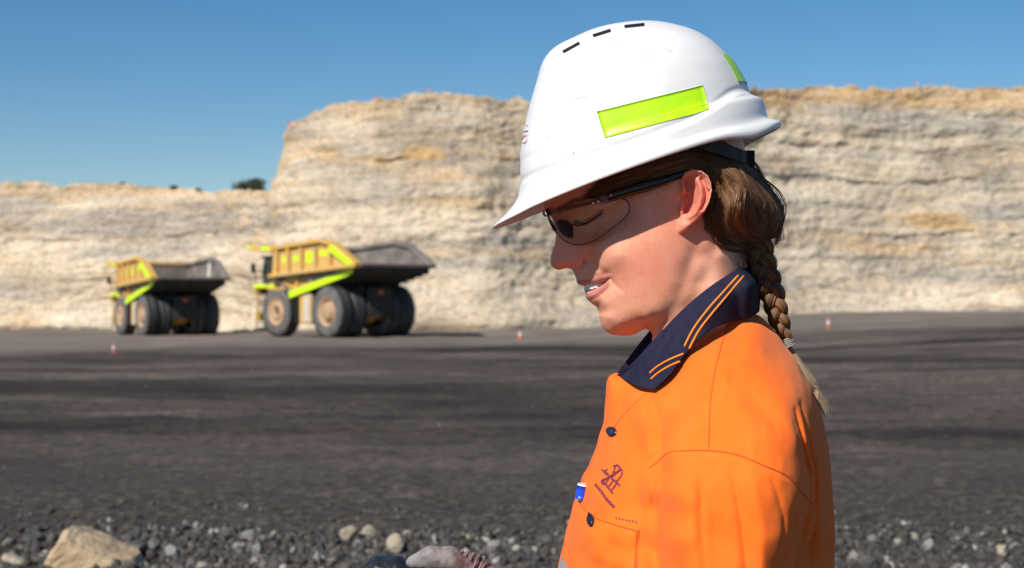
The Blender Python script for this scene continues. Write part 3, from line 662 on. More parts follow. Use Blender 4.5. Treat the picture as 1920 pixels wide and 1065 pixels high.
mk = [line_on(T_hat, p, 12, r, off=.0001) for p, r in (([(979, 238), (985, 234), (990, 236)], .0006), ([(980, 262), (986, 252), (989, 262), (983, 270)], .0009), ([(981, 256), (990, 254)], .0007), ([(979, 268), (988, 266)], .0006))]
V, Fc = join([m for m in mk if len(m[0])]); mesh('printed_mark', V, Fc, M_red, hat)
V, Fc = line_on(T_hat, [(977.5, 250), (984, 247), (991, 245.5)], 12, .0006, off=.0001)
if len(V): mesh('printed_line', V, Fc, M_grey, hat)
M_scuff = mat('scuff', (.34, .34, .35), .7); M_ln = mat('tape_line', (.72, .95, .05), .4)
for pts, r_ in (([(1072, 186), (1088, 184), (1106, 182)], .0010), ([(1076, 190), (1092, 188)], .0006), ([(1140, 82), (1152, 80), (1160, 82)], .0007), ([(1155, 92), (1168, 95)], .0006), ([(1196, 108), (1212, 104), (1220, 106)], .0005), ([(1025, 256), (1026, 259)], .0009), ([(1074, 285), (1076, 289)], .0010), ([(1248, 92), (1262, 98)], .0005)):
    V, Fc = line_on(T_hat, pts, 14, r_, off=-r_*.75, jit=.5)
    if len(V): mesh('scuff_mark', V, Fc, M_scuff, hat)
V, Fc = line_on(T_hat, [(1136, 246), (1190, 232), (1260, 212), (1326, 196)], 40, .0005, off=.0009); mesh('tape_line', V, Fc, M_ln, hat)
# harness: nape band and buckle under the rear rim
def band(pts, w_, th_, m, name, par, n=40):
    c = crom(pts, n); W = []
    for i, (a, b, d) in enumerate(c):
        for s in (-1, 1): W.append(P(a, b+s*w_, d))
    V = np.array(W); return mesh(name, V, grid_faces(n, 2), m, par)
band([(1300, 262, .088), (1340, 275, .085), (1380, 288, .066), (1402, 296, .030), (1407, 297, 0), (1402, 296, -.03), (1380, 288, -.066)], 12, 0, mat('dark_strap', (.03, .03, .034), .7), 'nape_band', hat)
kb = P(1399, 300, .012); kx, kz = .0052, .0075
kv = [(kb[0]+sx*kx*f_, kb[1]+sy*.022*f_, kb[2]+sz*kz*f_) for sx in (-1, 1) for sy in (-1, 1) for sz in (-1, 1) for f_ in (1,)]
mesh('ratchet_knob', kv, [[0, 1, 3, 2], [4, 6, 7, 5], [0, 4, 5, 1], [2, 3, 7, 6], [0, 2, 6, 4], [1, 5, 7, 3]], mat('matt_black', (.006, .006, .006), .8), hat, smooth=False)

# ------------------------------------------------------------------ safety glasses
M_lens = bpy.data.materials.new('lens'); M_lens.use_nodes = True; t = M_lens.node_tree; t.nodes.clear()
o_ = t.nodes.new('ShaderNodeOutputMaterial'); tr = t.nodes.new('ShaderNodeBsdfTransparent'); tr.inputs[0].default_value = (.975, .96, .94, 1)
gl = t.nodes.new('ShaderNodeBsdfGlossy'); gl.inputs['Roughness'].default_value = .04; fr = t.nodes.new('ShaderNodeFresnel'); fr.inputs[0].default_value = 1.5; mx = t.nodes.new('ShaderNodeMixShader')
t.links.new(fr.outputs[0], mx.inputs[0]); t.links.new(tr.outputs[0], mx.inputs[1]); t.links.new(gl.outputs[0], mx.inputs[2]); t.links.new(mx.outputs[0], o_.inputs[0])
M_edge = mat('lens_edge', (.12, .055, .042), .2)
M_glint = mat('glint_bead', (.75, .70, .72), .05, coat=1, spec=1)
gc = P(1060, 410, 0); glasses = empty('safety_glasses', tuple(gc), 'clear wraparound safety glasses with black arms on the woman\'s face', 'glasses')
lt = crom([(1026, 394, .008), (1038, 396, .026), (1060, 392, .046), (1095, 383, .060), (1135, 373, .0695), (1160, 368, .0735)], 40)
lb = crom([(1042, 432, .008), (1052, 446, .022), (1080, 459, .040), (1112, 452, .053), (1150, 426, .067), (1172, 408, .0725), (1181, 392, .0745), (1176, 377, .0745), (1163, 369, .0737)], 40)
def lens(s):
    rows = []
    for v in np.linspace(0, 1, 12):
        r = np.array([P(*(a*(1-v)+b*v)) for a, b in zip(lt, lb)]); bul = math.sin(math.pi*v)*.0022; r[:, 0] -= bul*.6; r[:, 1] -= bul
        r[:, 1] = Y0+s*(r[:, 1]-Y0); rows.append(r)
    return np.array(rows)
for s in (1, -1):
    A = lens(s); ln_ = mesh('lens', A.reshape(-1, 3), grid_faces(12, 40), M_lens, glasses)
    e = np.concatenate([A[:, 0], A[-1, 1:], A[-2:0:-1, -1]]); V, Fc = tubes(e[None], np.full((1, len(e)), .00075), 6); mesh('lens_edge', V, Fc, M_edge, ln_)
    V, Fc = tubes(A[0][None], np.full((1, 40), .0019), 6); mesh('brow_bar', V, Fc, M_edge, glasses)
    arm = crom([(1140, 371, .0725), (1165, 362, .0765), (1210, 349, .0785), (1250, 337, .0790), (1275, 328, .0775), (1300, 322, .076), (1322, 330, .074), (1334, 350, .070)], 40); aw = np.array([P(*q) for q in arm]); aw[:, 1] = Y0+s*(aw[:, 1]-Y0)
    V, Fc = tubes(aw[None], np.interp(np.linspace(0, 1, 40), [0, .05, .35, .6, 1], [.0040, .0050, .0056, .0038, .0024])[None], 8)
    V = V.copy(); mid = Y0-s*.0775; V[:, 1] = mid+(V[:, 1]-mid)*.6+0*V[:, 0]; ar = mesh('temple_arm', V, Fc, M_black, glasses)
    hg = crom([(1128, 374, .0705), (1140, 371, .0725), (1150, 368, .074)], 6); hw_ = np.array([P(*q) for q in hg]); hw_[:, 1] = Y0+s*(hw_[:, 1]-Y0)
    V, Fc = tubes(hw_[None], np.full((1, 6), .0042), 8); mesh('hinge', V, Fc, mat('smoke_plastic', (.10, .08, .08), .12), glasses)
for a, b, d in ((1112, 381, .0655), (1122, 378, .068), (1133, 375, .070), (1146, 366, .0755)):  # pale glossy beads added along the upper lens to stand for glints
    c = P(a, b, d+.0015); V = np.array([c+.0013*np.array((math.cos(p)*math.sin(q), math.sin(p)*math.sin(q), math.cos(q))) for q in np.linspace(0, math.pi, 7) for p in np.arange(10)/10*2*math.pi]); mesh('glint_bead', V, grid_faces(7, 10, cv=True), M_glint, glasses)
for s in (1, -1):
    pad = [];  c = P(1062, 429, .0215); c[1] = Y0+s*(c[1]-Y0)
    ax = P(1076, 444, 0)-P(1047, 416, 0); L = np.linalg.norm(ax)/2; ax /= 2*L; bx = np.cross(ax, (0, 1, 0))
    for i in range(9):
        for j in range(16):
            a = i/8*math.pi; b = j/16*2*math.pi
            pad.append(c-ax*math.cos(a)*.0115+(bx*math.cos(b)*.0066+np.array((0, 1, 0))*math.sin(b)*.0016)*math.sin(a))
    mesh('nose_pad', np.array(pad), grid_faces(9, 16, cv=True), M_black, glasses)
br = np.array([P(*q) for q in crom([(1027, 398, .014), (1024, 400, .006), (1023, 400, 0), (1024, 400, -.006), (1027, 398, -.014)], 16)]); V, Fc = tubes(br[None], np.full((1, 16), .0034), 8); mesh('bridge', V, Fc, M_edge, glasses)
br = np.array([P(*q) for q in crom([(1040, 430, .010), (1036, 422, .006), (1033, 416, 0), (1036, 422, -.006), (1040, 430, -.010)], 16)]); V, Fc = tubes(br[None], np.full((1, 16), .0020), 8); mesh('bridge', V, Fc, M_black, glasses)

# ------------------------------------------------------------------ hair
# under-volume hugging the skull, shown between the strands
hsil = [(1330, 300, 60), (1395, 310, 60), (1416, 335, 50), (1442, 362, 42), (1458, 395, 38), (1458, 425, 30), (1444, 448, 24), (1425, 458, 20), (1400, 452, 20), (1378, 450, 25), (1354, 446, 30), (1336, 425, 30), (1334, 400, 30), (1340, 360, 30), (1325, 330, 40)]
hin = [(1350, 320, 84), (1380, 350, 80), (1365, 390, 80), (1355, 430, 74), (1400, 400, 70), (1430, 400, 52), (1380, 440, 62), (1410, 440, 44), (1400, 350, 72), (1440, 420, 34)]
qb = q_field(hsil, hin, c=.006, dl=.008, lam=.001)
a0, a1 = P(1310, 480), P(1475, 285)
hairvol, BV, BF = heightbody(qb, None, ((a0[0], a1[0]), .10, (a0[2], a1[2])), .002, 'hair', M_hair, person, {'tone': lambda x, z, y: x*0+.05})
T_bun = bvh(BV, BF)
hx0, hx1, hz0, hz1, hst = a0[0]-.12, a1[0]+.01, a0[2]-.02, a1[2]+.04, .002
gxs = np.arange(hx0, hx1, hst); gzs = np.arange(hz0, hz1, hst); QX, QZ = np.meshgrid(gxs, gzs, indexing='ij')
QQ = np.maximum(np.maximum(qh(QX, QZ), np.where(QX > P(1330, 400, .07)[0], qb(QX, QZ), -1)), -.002)
def blur(A, n):
    for _ in range(n):
        A = np.pad(A, 1, 'edge'); A = (A[:-2, 1:-1]+A[2:, 1:-1]+A[1:-1, :-2]+A[1:-1, 2:]+2*A[1:-1, 1:-1])/6
    return A
QQ = blur(QQ, 8)
def hdepth(px, py):
    d = np.full(np.shape(px), .06)
    for _ in range(5):
        x = (px-CX)/F*(Y0-d); z = ZC+(CY-py)/F*(Y0-d)
        u = np.clip((x-hx0)/hst, 0, len(gxs)-1.01); v = np.clip((z-hz0)/hst, 0, len(gzs)-1.01); i = u.astype(int); j = v.astype(int); a = u-i; b = v-j
        q = QQ[i, j]*(1-a)*(1-b)+QQ[i+1, j]*a*(1-b)+QQ[i, j+1]*(1-a)*b+QQ[i+1, j+1]*a*b
        d = d*.3+.7*np.sqrt(np.maximum(q, .00002))
    return d
def strands(name, guides, count, npt, spread, r, m, lift=.0015, wob=2.2, par=None, tone=(0, 1)):
    """guides: list of picture curves; strands are random blends between neighbouring guides, laid over the head"""
    G = [crom(g, npt) for g in guides]; PX = []; lf = []; tn = []
    s = np.linspace(0, 1, npt); per = 13
    for k in range(max(1, count//per)):
        f = RNG.random()*(len(G)-1); ph = RNG.random(8)*6.28; L0 = lift*RNG.random(); t0 = RNG.random(); sp = RNG.normal(size=2)*spread*1.4; wl = wob*(.7+1.2*RNG.random())
        for q in range(per):
            ff = np.clip(f+RNG.normal()*.10, 0, len(G)-1.001); i = int(ff); u = ff-i
            c = (G[i]*(1-u)+G[i+1]*u)[:, :2].copy(); sc = spread*(.35+.65*np.abs(np.cos(s*6+ph[4])))
            a, b = RNG.normal(size=2)
            c[:, 0] += sp[0]+a*sc+wl*np.sin(s*5+ph[0])+.5*wl*np.sin(s*12+ph[1]+.3*a); c[:, 1] += sp[1]+b*sc+wl*np.sin(s*6+ph[2])+.5*wl*np.sin(s*10+ph[3]+.3*b)
            PX.append(c); lf.append(np.maximum(.0002, L0+.0008*RNG.normal()-.0006*(a*a+b*b)*.4)+.0014*np.sin(s*7+ph[1])**2); tn.append(np.clip(.65*t0**1.6+.4*RNG.random()**1.5, 0, 1))
    count = len(PX)
    PX = np.array(PX); d = hdepth(PX[..., 0], PX[..., 1])
    for _ in range(3): d[:, 1:-1] = (d[:, :-2]+d[:, 1:-1]*2+d[:, 2:])/4
    d = d+np.array(lf); y = Y0-d; pts = np.stack([(PX[..., 0]-CX)/F*y, y, ZC+(CY-PX[..., 1])/F*y], -1)
    tn = np.array(tn)
    rr = r*(.6+.8*RNG.random((count, 1)))*np.concatenate([[.25, .6], np.ones(npt-5), [.8, .5, .2]])[None]
    V, Fc = tubes(pts, rr, 3); return V, Fc, np.repeat(tn, npt*3)
bun = (1432, 415)
g_top = [[(1092, 368), (1150, 352), (1210, 337), (1262, 319), (1302, 305), (1352, 330), (1402, 388)],
         [(1120, 352), (1180, 332), (1240, 316), (1290, 303), (1340, 318), (1390, 362), (1432, 412)],
         [(1130, 335), (1200, 312), (1260, 296), (1310, 290), (1360, 305), (1405, 352), (1446, 400)],
         [(1160, 310), (1230, 290), (1290, 275), (1340, 275), (1385, 300), (1425, 350), (1457, 395)],
         [(1200, 280), (1270, 262), (1330, 262), (1380, 285), (1415, 320), (1442, 360), (1460, 405)]]
V1 = strands('hair', g_top, 1900, 18, 1.6, .00038, M_hair, .004)
g_ear = [[(1326, 305), (1346, 335), (1352, 370), (1344, 405), (1346, 428), (1372, 446), (1410, 450)],
         [(1325, 308), (1350, 330), (1368, 365), (1370, 400), (1372, 425), (1392, 442), (1422, 446)],
         [(1335, 300), (1365, 325), (1390, 360), (1398, 400), (1400, 425), (1412, 440), (1436, 440)],
         [(1350, 295), (1385, 320), (1412, 352), (1430, 385), (1436, 410), (1442, 425), (1450, 432)],
         [(1365, 292), (1400, 318), (1430, 348), (1452, 380), (1460, 405), (1458, 425), (1448, 445)]]
V2 = strands('hair', g_ear, 3600, 20, 2.4, .00036, M_hair, .0105, wob=4.6)
g_nape = [[(1338, 375), (1339, 400), (1342, 424), (1358, 442), (1385, 454), (1412, 458)], [(1334, 405), (1340, 428), (1350, 446), (1370, 456), (1395, 462), (1418, 466)]]
V3 = strands('hair', g_nape, 900, 14, 3, .00035, M_hair, .005, wob=4)
g_fly = [[(1430, 350), (1452, 380), (1460, 410), (1454, 440), (1442, 455)], [(1412, 330), (1444, 360), (1464, 400), (1466, 430), (1452, 452)]]
V4 = strands('hair', g_fly, 66, 14, 4, .00016, M_hair, .003, wob=6)
g_f2 = [[(1352, 455), (1362, 478), (1380, 492), (1398, 500)], [(1388, 470), (1396, 488), (1404, 500), (1409, 512)], [(1400, 468), (1404, 485), (1414, 498), (1420, 505)]]
V5 = strands('hair', g_f2, 44, 10, 4, .0002, M_hair, .002, wob=3)
n = 0; Vs, Fs, Ts = [], [], []
for a, b, c in (V1, V2, V3, V4, V5): Vs.append(a); Fs.append(b+n); Ts.append(c); n += len(a)
mesh('hair_strands', np.concatenate(Vs), np.concatenate(Fs), M_hair, hairvol, attrs={'tone': np.concatenate(Ts)})
# braid: three ropes woven round one another
cl = crom([(1416, 436, .010), (1420, 462, .008), (1428, 495, .006), (1440, 530, .004), (1453, 570, .002), (1463, 605, .001), (1474, 634, 0)], 220)
CL = np.array([P(*q) for q in cl]); Tn = np.gradient(CL, axis=0); Tn /= np.linalg.norm(Tn, axis=1, keepdims=True); Dn = np.array((0, -1, 0.)); Sn = np.cross(Tn, Dn); Sn /= np.linalg.norm(Sn, axis=1, keepdims=True)
s = np.linspace(0, 1, 220); wd = np.interp(s, [0, .15, .5, .8, 1], [.011, .0120, .0105, .0085, .0050])
ph = 2*np.pi*2.35*s; paths, rads, tn = [], [], []
for k in range(3):
    a = ph+2*np.pi*k/3
    C3 = CL+Sn*(wd*.62*np.sin(a))[:, None]+Dn*(wd*.55*np.sin(2*a))[:, None]
    rr = wd*.60; t3 = np.gradient(C3, axis=0); t3 /= np.linalg.norm(t3, axis=1, keepdims=True); a1 = np.cross(t3, Dn); a1 /= np.linalg.norm(a1, axis=1, keepdims=True); a2 = np.cross(t3, a1)
    paths.append(C3); rads.append(rr*.90); tn.append(.15)
    for f_ in range(190):
        an = RNG.random()*6.283; tw = 1.2*s*6+an; q = 1.0+RNG.normal()*.05+(.22*RNG.random() if f_ % 12 == 0 else 0)
        paths.append(C3+a1*(rr*.92*q*np.cos(tw))[:, None]+a2*(rr*.92*q*np.sin(tw))[:, None]); rads.append(np.full(220, .00045)); tn.append(RNG.random()**1.3*.95)
paths = np.array(paths)[:, ::2]; rads = np.array(rads)[:, ::2]
V, Fc = tubes(paths, rads, 4); braid = mesh('braid', V, Fc, M_hair, person, attrs={'tone': np.repeat(np.array(tn), paths.shape[1]*4)})
# band and loose tail
c0 = P(1477, 642); tt = P(1484, 656)-P(1472, 630); tt /= np.linalg.norm(tt); a1 = np.cross(tt, (0, 1, 0)); a2 = np.cross(tt, a1); loops = []
for k in range(5):
    rr = .0052; an = np.linspace(0, 6.5, 30); loops.append(c0+tt*(k-2)*.0019+rr*(np.cos(an)[:, None]*a1*(1+.12*k % .3)+np.sin(an)[:, None]*a2))
V, Fc = tubes(np.array(loops), np.full((5, 30), .0009), 6); mesh('hair_tie', V, Fc, mat('clear_elastic', (.30, .26, .22), .4), braid)
tl = []; tones = []
for k in range(260):
    e = RNG.normal(size=4); endx = 1552+e[0]*4; endy = 782+e[1]*4
    g = crom([(1477+e[2]*2, 648, -.001), (1494+e[2]*3, 676+e[3]*2, -.002), (1517+e[2]*5, 715+e[3]*3, -.004+.002*e[0]), (1538+e[0]*4, 750+e[1]*4, -.006+.003*e[2]), (endx, endy, -.006+.004*e[3])], 16)
    fl = .5+.5*RNG.random()**.6; gg = np.array([np.interp(np.linspace(0, fl, 16), np.linspace(0, 1, 16), g[:, q]) for q in range(3)]).T
    tl.append([P(*q) for q in gg]); tones.append(RNG.random())
V, Fc = tubes(np.array(tl), .00034*np.concatenate([np.ones(12), [.8, .6, .4, .2]])[None], 3); mesh('braid_tail', V, Fc, M_tail, braid, attrs={'tone': np.repeat(np.array(tones), 48)})
# ------------------------------------------------------------------ ground
def gz(x, d):
    l = sstep(25, 85, d)
    z = -1.25*l-.55*sstep(14, 30, -x)*l+1.40*sstep(-4, 40, x)*l
    return z
def mat_ground():
    m = bpy.data.materials.new('coal_dust_ground'); m.use_nodes = True; t = m.node_tree; b = t.nodes['Principled BSDF']; b.inputs['Roughness'].default_value = .92; b.inputs['Specular IOR Level'].default_value = .2
    tc = t.nodes.new('ShaderNodeTexCoord')
    def ns(sc, det, scale=(1, 1, 1), loc=(0, 0, 0), rough=.55):
        mp = t.nodes.new('ShaderNodeMapping'); mp.inputs['Scale'].default_value = scale; mp.inputs['Location'].default_value = loc; mp.inputs['Rotation'].default_value = (0, 0, .06)
        n = t.nodes.new('ShaderNodeTexNoise'); n.inputs['Scale'].default_value = sc; n.inputs['Detail'].default_value = det; n.inputs['Roughness'].default_value = rough
        t.links.new(tc.outputs['Object'], mp.inputs[0]); t.links.new(mp.outputs[0], n.inputs['Vector']); return n.outputs[0]
    def ramp(src, stops):
        r = t.nodes.new('ShaderNodeValToRGB'); r.color_ramp.elements[0].position = stops[0][0]; r.color_ramp.elements[0].color = stops[0][1]; r.color_ramp.elements[1].position = stops[-1][0]; r.color_ramp.elements[1].color = stops[-1][1]
        for p, c in stops[1:-1]: e = r.color_ramp.elements.new(p); e.color = c
        t.links.new(src, r.inputs[0]); return r.outputs[0]
    def mix(a, b_, fac, mode='MIX'):
        x = t.nodes.new('ShaderNodeMix'); x.data_type = 'RGBA'; x.blend_type = mode
        for s_, v in (('A', a), ('B', b_), ('Factor', fac)):
            if isinstance(v, (tuple, float)): x.inputs[s_].default_value = v
            else: t.links.new(v, x.inputs[s_])
        return x.outputs['Result']
    base = ramp(ns(.09, 6, (.55, 1.4, 1)), [(.36, (.030, .023, .019, 1)), (.46, (.064, .050, .042, 1)), (.55, (.104, .083, .070, 1)), (.68, (.165, .134, .112, 1))])
    tracks = ramp(ns(.16, 7, (.30, 1.0, 1), (3, 7, 0), .65), [(.38, (.50, .49, .50, 1)), (.52, (1, 1, 1, 1)), (.66, (1.38, 1.34, 1.28, 1))])
    c = mix(base, tracks, .9, 'MULTIPLY')
    grain = ramp(ns(9, 8, (1, 1, 1)), [(.36, (.58, .58, .58, 1)), (.52, (1, 1, 1, 1)), (.68, (1.6, 1.55, 1.5, 1))])
    c = mix(c, grain, .8, 'MULTIPLY')
    g2 = ramp(ns(1.6, 8, (.5, 1.8, 1), (9, 1, 4), .7), [(.36, (.60, .60, .61, 1)), (.50, (1, 1, 1, 1)), (.68, (1.55, 1.5, 1.42, 1))])
    c = mix(c, g2, .85, 'MULTIPLY')
    # pale haul strip along the foot of the wall
    sx = t.nodes.new('ShaderNodeSeparateXYZ'); t.links.new(tc.outputs['Object'], sx.inputs[0])
    w1 = t.nodes.new('ShaderNodeMath'); w1.operation = 'MULTIPLY_ADD'; w1.inputs[1].default_value = 60; n_ = ns(.02, 4, (.4, 1, 1)); t.links.new(n_, w1.inputs[0]); t.links.new(sx.outputs[1], w1.inputs[2])
    mr = t.nodes.new('ShaderNodeMapRange'); mr.inputs[1].default_value = 118; mr.inputs[2].default_value = 132; t.links.new(w1.outputs[0], mr.inputs[0])
    pale = ramp(ns(.5, 5, (.15, 1, 1)), [(.35, (.12, .098, .082, 1)), (.65, (.25, .21, .175, 1))])
    c = mix(c, pale, mr.outputs[0])
    # the near strip is crushed stone, greyer
    mr2 = t.nodes.new('ShaderNodeMapRange'); mr2.inputs[1].default_value = 17; mr2.inputs[2].default_value = 11; t.links.new(sx.outputs[1], mr2.inputs[0])
    near = ramp(ns(14, 7), [(.36, (.030, .025, .021, 1)), (.55, (.070, .058, .049, 1)), (.72, (.145, .122, .102, 1))])
    c = mix(c, near, mr2.outputs[0])
    t.links.new(c, b.inputs['Base Color'])
    bp = t.nodes.new('ShaderNodeBump'); bp.inputs['Strength'].default_value = .9; bp.inputs['Distance'].default_value = .05
    t.links.new(ns(2.2, 9, (.7, 1.3, 1), rough=.7), bp.inputs['Height']); t.links.new(bp.outputs[0], b.inputs['Normal'])
    return m
nxg, nyg = 420, 520
ux = np.linspace(-1, 1, nxg); gx_ = 420*np.sinh(ux*5.2)/np.sinh(5.2); uy = np.linspace(-.72, 1, nyg); gy_ = 8+520*np.sinh(uy*5.6)/np.sinh(5.6)
GX, GY = np.meshgrid(gx_, gy_, indexing='ij')
GZ = gz(GX, GY)+.10*fbm(np.stack([GX*.12, GY*.3, GX*0], -1), 4)*sstep(10, 30, GY)+.035*fbm(np.stack([GX*.9, GY*1.8, GX*0+5], -1), 4)*sstep(2, 9, GY)+.02*fbm(np.stack([GX*5, GY*6, GX*0+9], -1), 3)*sstep(3, 8, GY)*sstep(40, 15, GY)
M_ground = mat_ground()
g_o = mesh('ground', np.stack([GX, GY, GZ], -1).reshape(-1, 3), grid_faces(nxg, nyg)[:, ::-1], M_ground); tag(g_o, kind='structure')

# ------------------------------------------------------------------ quarry face
fx = np.concatenate([np.arange(-4000, -300, 12.0), np.arange(-300, 2220, 3.0), np.arange(2220, 6000, 12.0)])                                # picture columns that set where the wall stands
pD = np.interp(fx, [-4000, -600, 0, 300, 400, 470, 560, 700, 900, 1300, 1500, 1920, 2500, 6000], [150, 172, 172, 168, 163, 154, 145, 138, 138, 150, 160, 166, 168, 150])
pT = np.interp(fx, [-4000, -600, 0, 60, 100, 200, 260, 300, 400, 470, 492, 505, 515, 530, 540, 565, 590, 620, 650, 690, 720, 750, 780, 800, 830, 860, 900, 950, 1000, 1200, 1420, 1600, 1700, 1760, 1920, 2500, 3100],
               [345, 345, 350, 347, 352, 349, 352, 357, 361, 363, 360, 345, 318, 252, 236, 229, 209, 204, 197, 190, 187, 182, 174, 170, 176, 180, 181, 183, 186, 178, 166, 162, 165, 161, 162, 160, 170])
kq = np.hanning(61); kq /= kq.sum(); pD = np.where(fx > 800, np.convolve(np.pad(pD, 30, 'edge'), kq, 'valid'), pD); bx_ = (fx-CX)/F*pD; dirx = np.gradient(bx_); diry = np.gradient(pD); ln = np.hypot(dirx, diry); nX, nY = diry/ln, -dirx/ln      # outward, to the camera
kk = np.ones(25)/25; nX = np.convolve(np.pad(nX, 12, 'edge'), kk, 'valid'); nY = np.convolve(np.pad(nY, 12, 'edge'), kk, 'valid')
bz_ = gz(bx_, pD)-.5; rows = 185; tt = np.linspace(0, 1, rows)
top_h = ZC+(CY-pT)/F*(pD+7)-bz_
tops = top_h+.25*vnoise(np.stack([fx*.05, fx*0, fx*0], -1))+.16*vnoise(np.stack([fx*.19, fx*0, fx*0+3], -1))
Zc = bz_[:, None]+tops[:, None]*tt[None]; lean = .30*(Zc-bz_[:, None])
Yc = pD[:, None]+lean; Xc = bx_[:, None]*Yc/pD[:, None]
q3 = lambda a, b, o=0: np.stack([Xc*a, Yc*a, Zc*b+o], -1)
warp = .9*vnoise(q3(.05, .02))+.35*vnoise(q3(.25, .1, 5))
ZW = Zc+warp
lay = vnoise(np.stack([ZW*0+.5, Xc*.02, ZW*.55], -1)); lay2 = vnoise(np.stack([Xc*.09, ZW*0+2.5, ZW*1.6], -1)); lay3 = vnoise(np.stack([Xc*.3, ZW*0+4.5, ZW*4.2], -1))
stp = np.floor(ZW/1.15+.35*vnoise(q3(.3, .1, 7))); led = _T[(stp.astype(np.int64)*7919) & 65535]
blk = np.floor(Xc/1.7+3.1*stp+.5*vnoise(q3(.5, .5, 1))); bl = _T[((blk.astype(np.int64)*92821) ^ (stp.astype(np.int64)*68917)) & 65535]
frac = 1-np.abs(vnoise(q3(.35, .07, 11))); frac = np.clip((frac-.86)/.14, 0, 1)
amp = sstep(0, .06, tt)[None]
disp = 1.0*fbm(q3(.055, .05, 3), 3)+.24*lay+.15*lay2+.07*lay3+.08*led+.06*bl*sstep(-.2, .3, vnoise(q3(.08, .1, 21)))+.22*fbm(q3(.30, .5, 9), 4)+.09*fbm(q3(1.6, 2.4, 2), 3)
toe = (1-sstep(0, .16, tt))[None]*(1.5+1.3*vnoise(np.stack([fx*.012, fx*0, fx*0+8], -1)))[:, None]
disp = disp*amp+toe
Xw = Xc+nX[:, None]*disp; Yw = Yc+nY[:, None]*disp; Zw = Zc+.10*fbm(q3(1.1, 1.1, 30), 3)
V = np.stack([Xw, Yw, Zw], -1)
# the ground on top runs back from the edge
back = []
for k, dd in enumerate((.6, 2, 5, 12, 30, 80, 200)):
    r = V[:, -1].copy(); r[:, 1] += dd; r[:, 2] += .1*vnoise(np.stack([fx*.1, fx*0+k, fx*0], -1))-.004*dd; back.append(r)
V = np.concatenate([V, np.stack(back, 1)], 1); nrr = V.shape[1]
def mat_cliff():
    m = bpy.data.materials.new('sedimentary_rock'); m.use_nodes = True; t = m.node_tree; b = t.nodes['Principled BSDF']; b.inputs['Roughness'].default_value = .95; b.inputs['Specular IOR Level'].default_value = .1
    tc = t.nodes.new('ShaderNodeTexCoord')
    def ns(sc, det, scale=(1, 1, 1), loc=(0, 0, 0), rough=.6, dist=0):
        mp = t.nodes.new('ShaderNodeMapping'); mp.inputs['Scale'].default_value = scale; mp.inputs['Location'].default_value = loc
        n = t.nodes.new('ShaderNodeTexNoise'); n.inputs['Scale'].default_value = sc; n.inputs['Detail'].default_value = det; n.inputs['Roughness'].default_value = rough; n.inputs['Distortion'].default_value = dist
        t.links.new(tc.outputs['Object'], mp.inputs[0]); t.links.new(mp.outputs[0], n.inputs['Vector']); return n.outputs[0]
    def ramp(src, stops):
        r = t.nodes.new('ShaderNodeValToRGB'); r.color_ramp.elements[0].position = stops[0][0]; r.color_ramp.elements[0].color = stops[0][1]; r.color_ramp.elements[1].position = stops[-1][0]; r.color_ramp.elements[1].color = stops[-1][1]
        for p, c in stops[1:-1]: e = r.color_ramp.elements.new(p); e.color = c
        t.links.new(src, r.inputs[0]); return r.outputs[0]
    def mix(a, b_, fac, mode='MIX'):
        x = t.nodes.new('ShaderNodeMix'); x.data_type = 'RGBA'; x.blend_type = mode
        for s_, v in (('A', a), ('B', b_), ('Factor', fac)):
            if isinstance(v, (tuple, float)): x.inputs[s_].default_value = v
            else: t.links.new(v, x.inputs[s_])
        return x.outputs['Result']
    W1, K = (1, 1, 1, 1), (0, 0, 0, 1)
    c = ramp(ns(.16, 8, (.5, .5, 2.2), dist=.6), [(.30, (.38, .295, .205, 1)), (.43, (.55, .45, .325, 1)), (.56, (.64, .54, .405, 1)), (.72, (.73, .645, .51, 1))])
    grey = ramp(ns(.13, 6, (.30, .30, 2.0), (40, 3, 9)), [(.47, K), (.59, W1)])
    c = mix(c, ramp(ns(.8, 6, (.5, .5, 3)), [(.3, (.29, .25, .205, 1)), (.7, (.52, .465, .39, 1))]), grey)
    och = ramp(ns(.17, 6, (.35, .35, 2.4), (7, 31, 2), dist=.4), [(.545, K), (.66, W1)])
    c = mix(c, ramp(ns(1.1, 5), [(.3, (.54, .36, .19, 1)), (.7, (.66, .50, .31, 1))]), mix(och, (.8, .8, .8, 1), 1.0, 'MULTIPLY'))
    # stained cap of the wall: attribute carries height below the rim
    at = t.nodes.new('ShaderNodeAttribute'); at.attribute_name = 'rim'
    c = mix(c, ramp(ns(.9, 6, (.5, .5, 3)), [(.3, (.44, .27, .12, 1)), (.7, (.66, .48, .28, 1))]), at.outputs['Fac'])
    at2 = t.nodes.new('ShaderNodeAttribute'); at2.attribute_name = 'greyband'
    c = mix(c, ramp(ns(1.0, 6, (.5, .5, 4)), [(.3, (.19, .155, .13, 1)), (.7, (.37, .32, .265, 1))]), at2.outputs['Fac'])
    at3 = t.nodes.new('ShaderNodeAttribute'); at3.attribute_name = 'ochreband'
    c = mix(c, (.56, .36, .17, 1), at3.outputs['Fac'])
    c = mix(c, ramp(ns(2.6, 8, (.7, .7, 1.6), rough=.7), [(.34, (.52, .48, .44, 1)), (.50, W1), (.66, (1.12, 1.1, 1.06, 1))]), .85, 'MULTIPLY')
    c = mix(c, ramp(ns(.5, 5, (2.2, 2.2, .35), (3, 3, 3)), [(.36, (.78, .76, .74, 1)), (.5, W1), (.7, W1)]), .6, 'MULTIPLY')
    t.links.new(c, b.inputs['Base Color'])
    bp = t.nodes.new('ShaderNodeBump'); bp.inputs['Strength'].default_value = .65; bp.inputs['Distance'].default_value = .18
    t.links.new(ns(2.4, 10, (.7, .7, 2.2), rough=.72), bp.inputs['Height']); t.links.new(bp.outputs[0], b.inputs['Normal'])
    return m
M_cliff = mat_cliff()
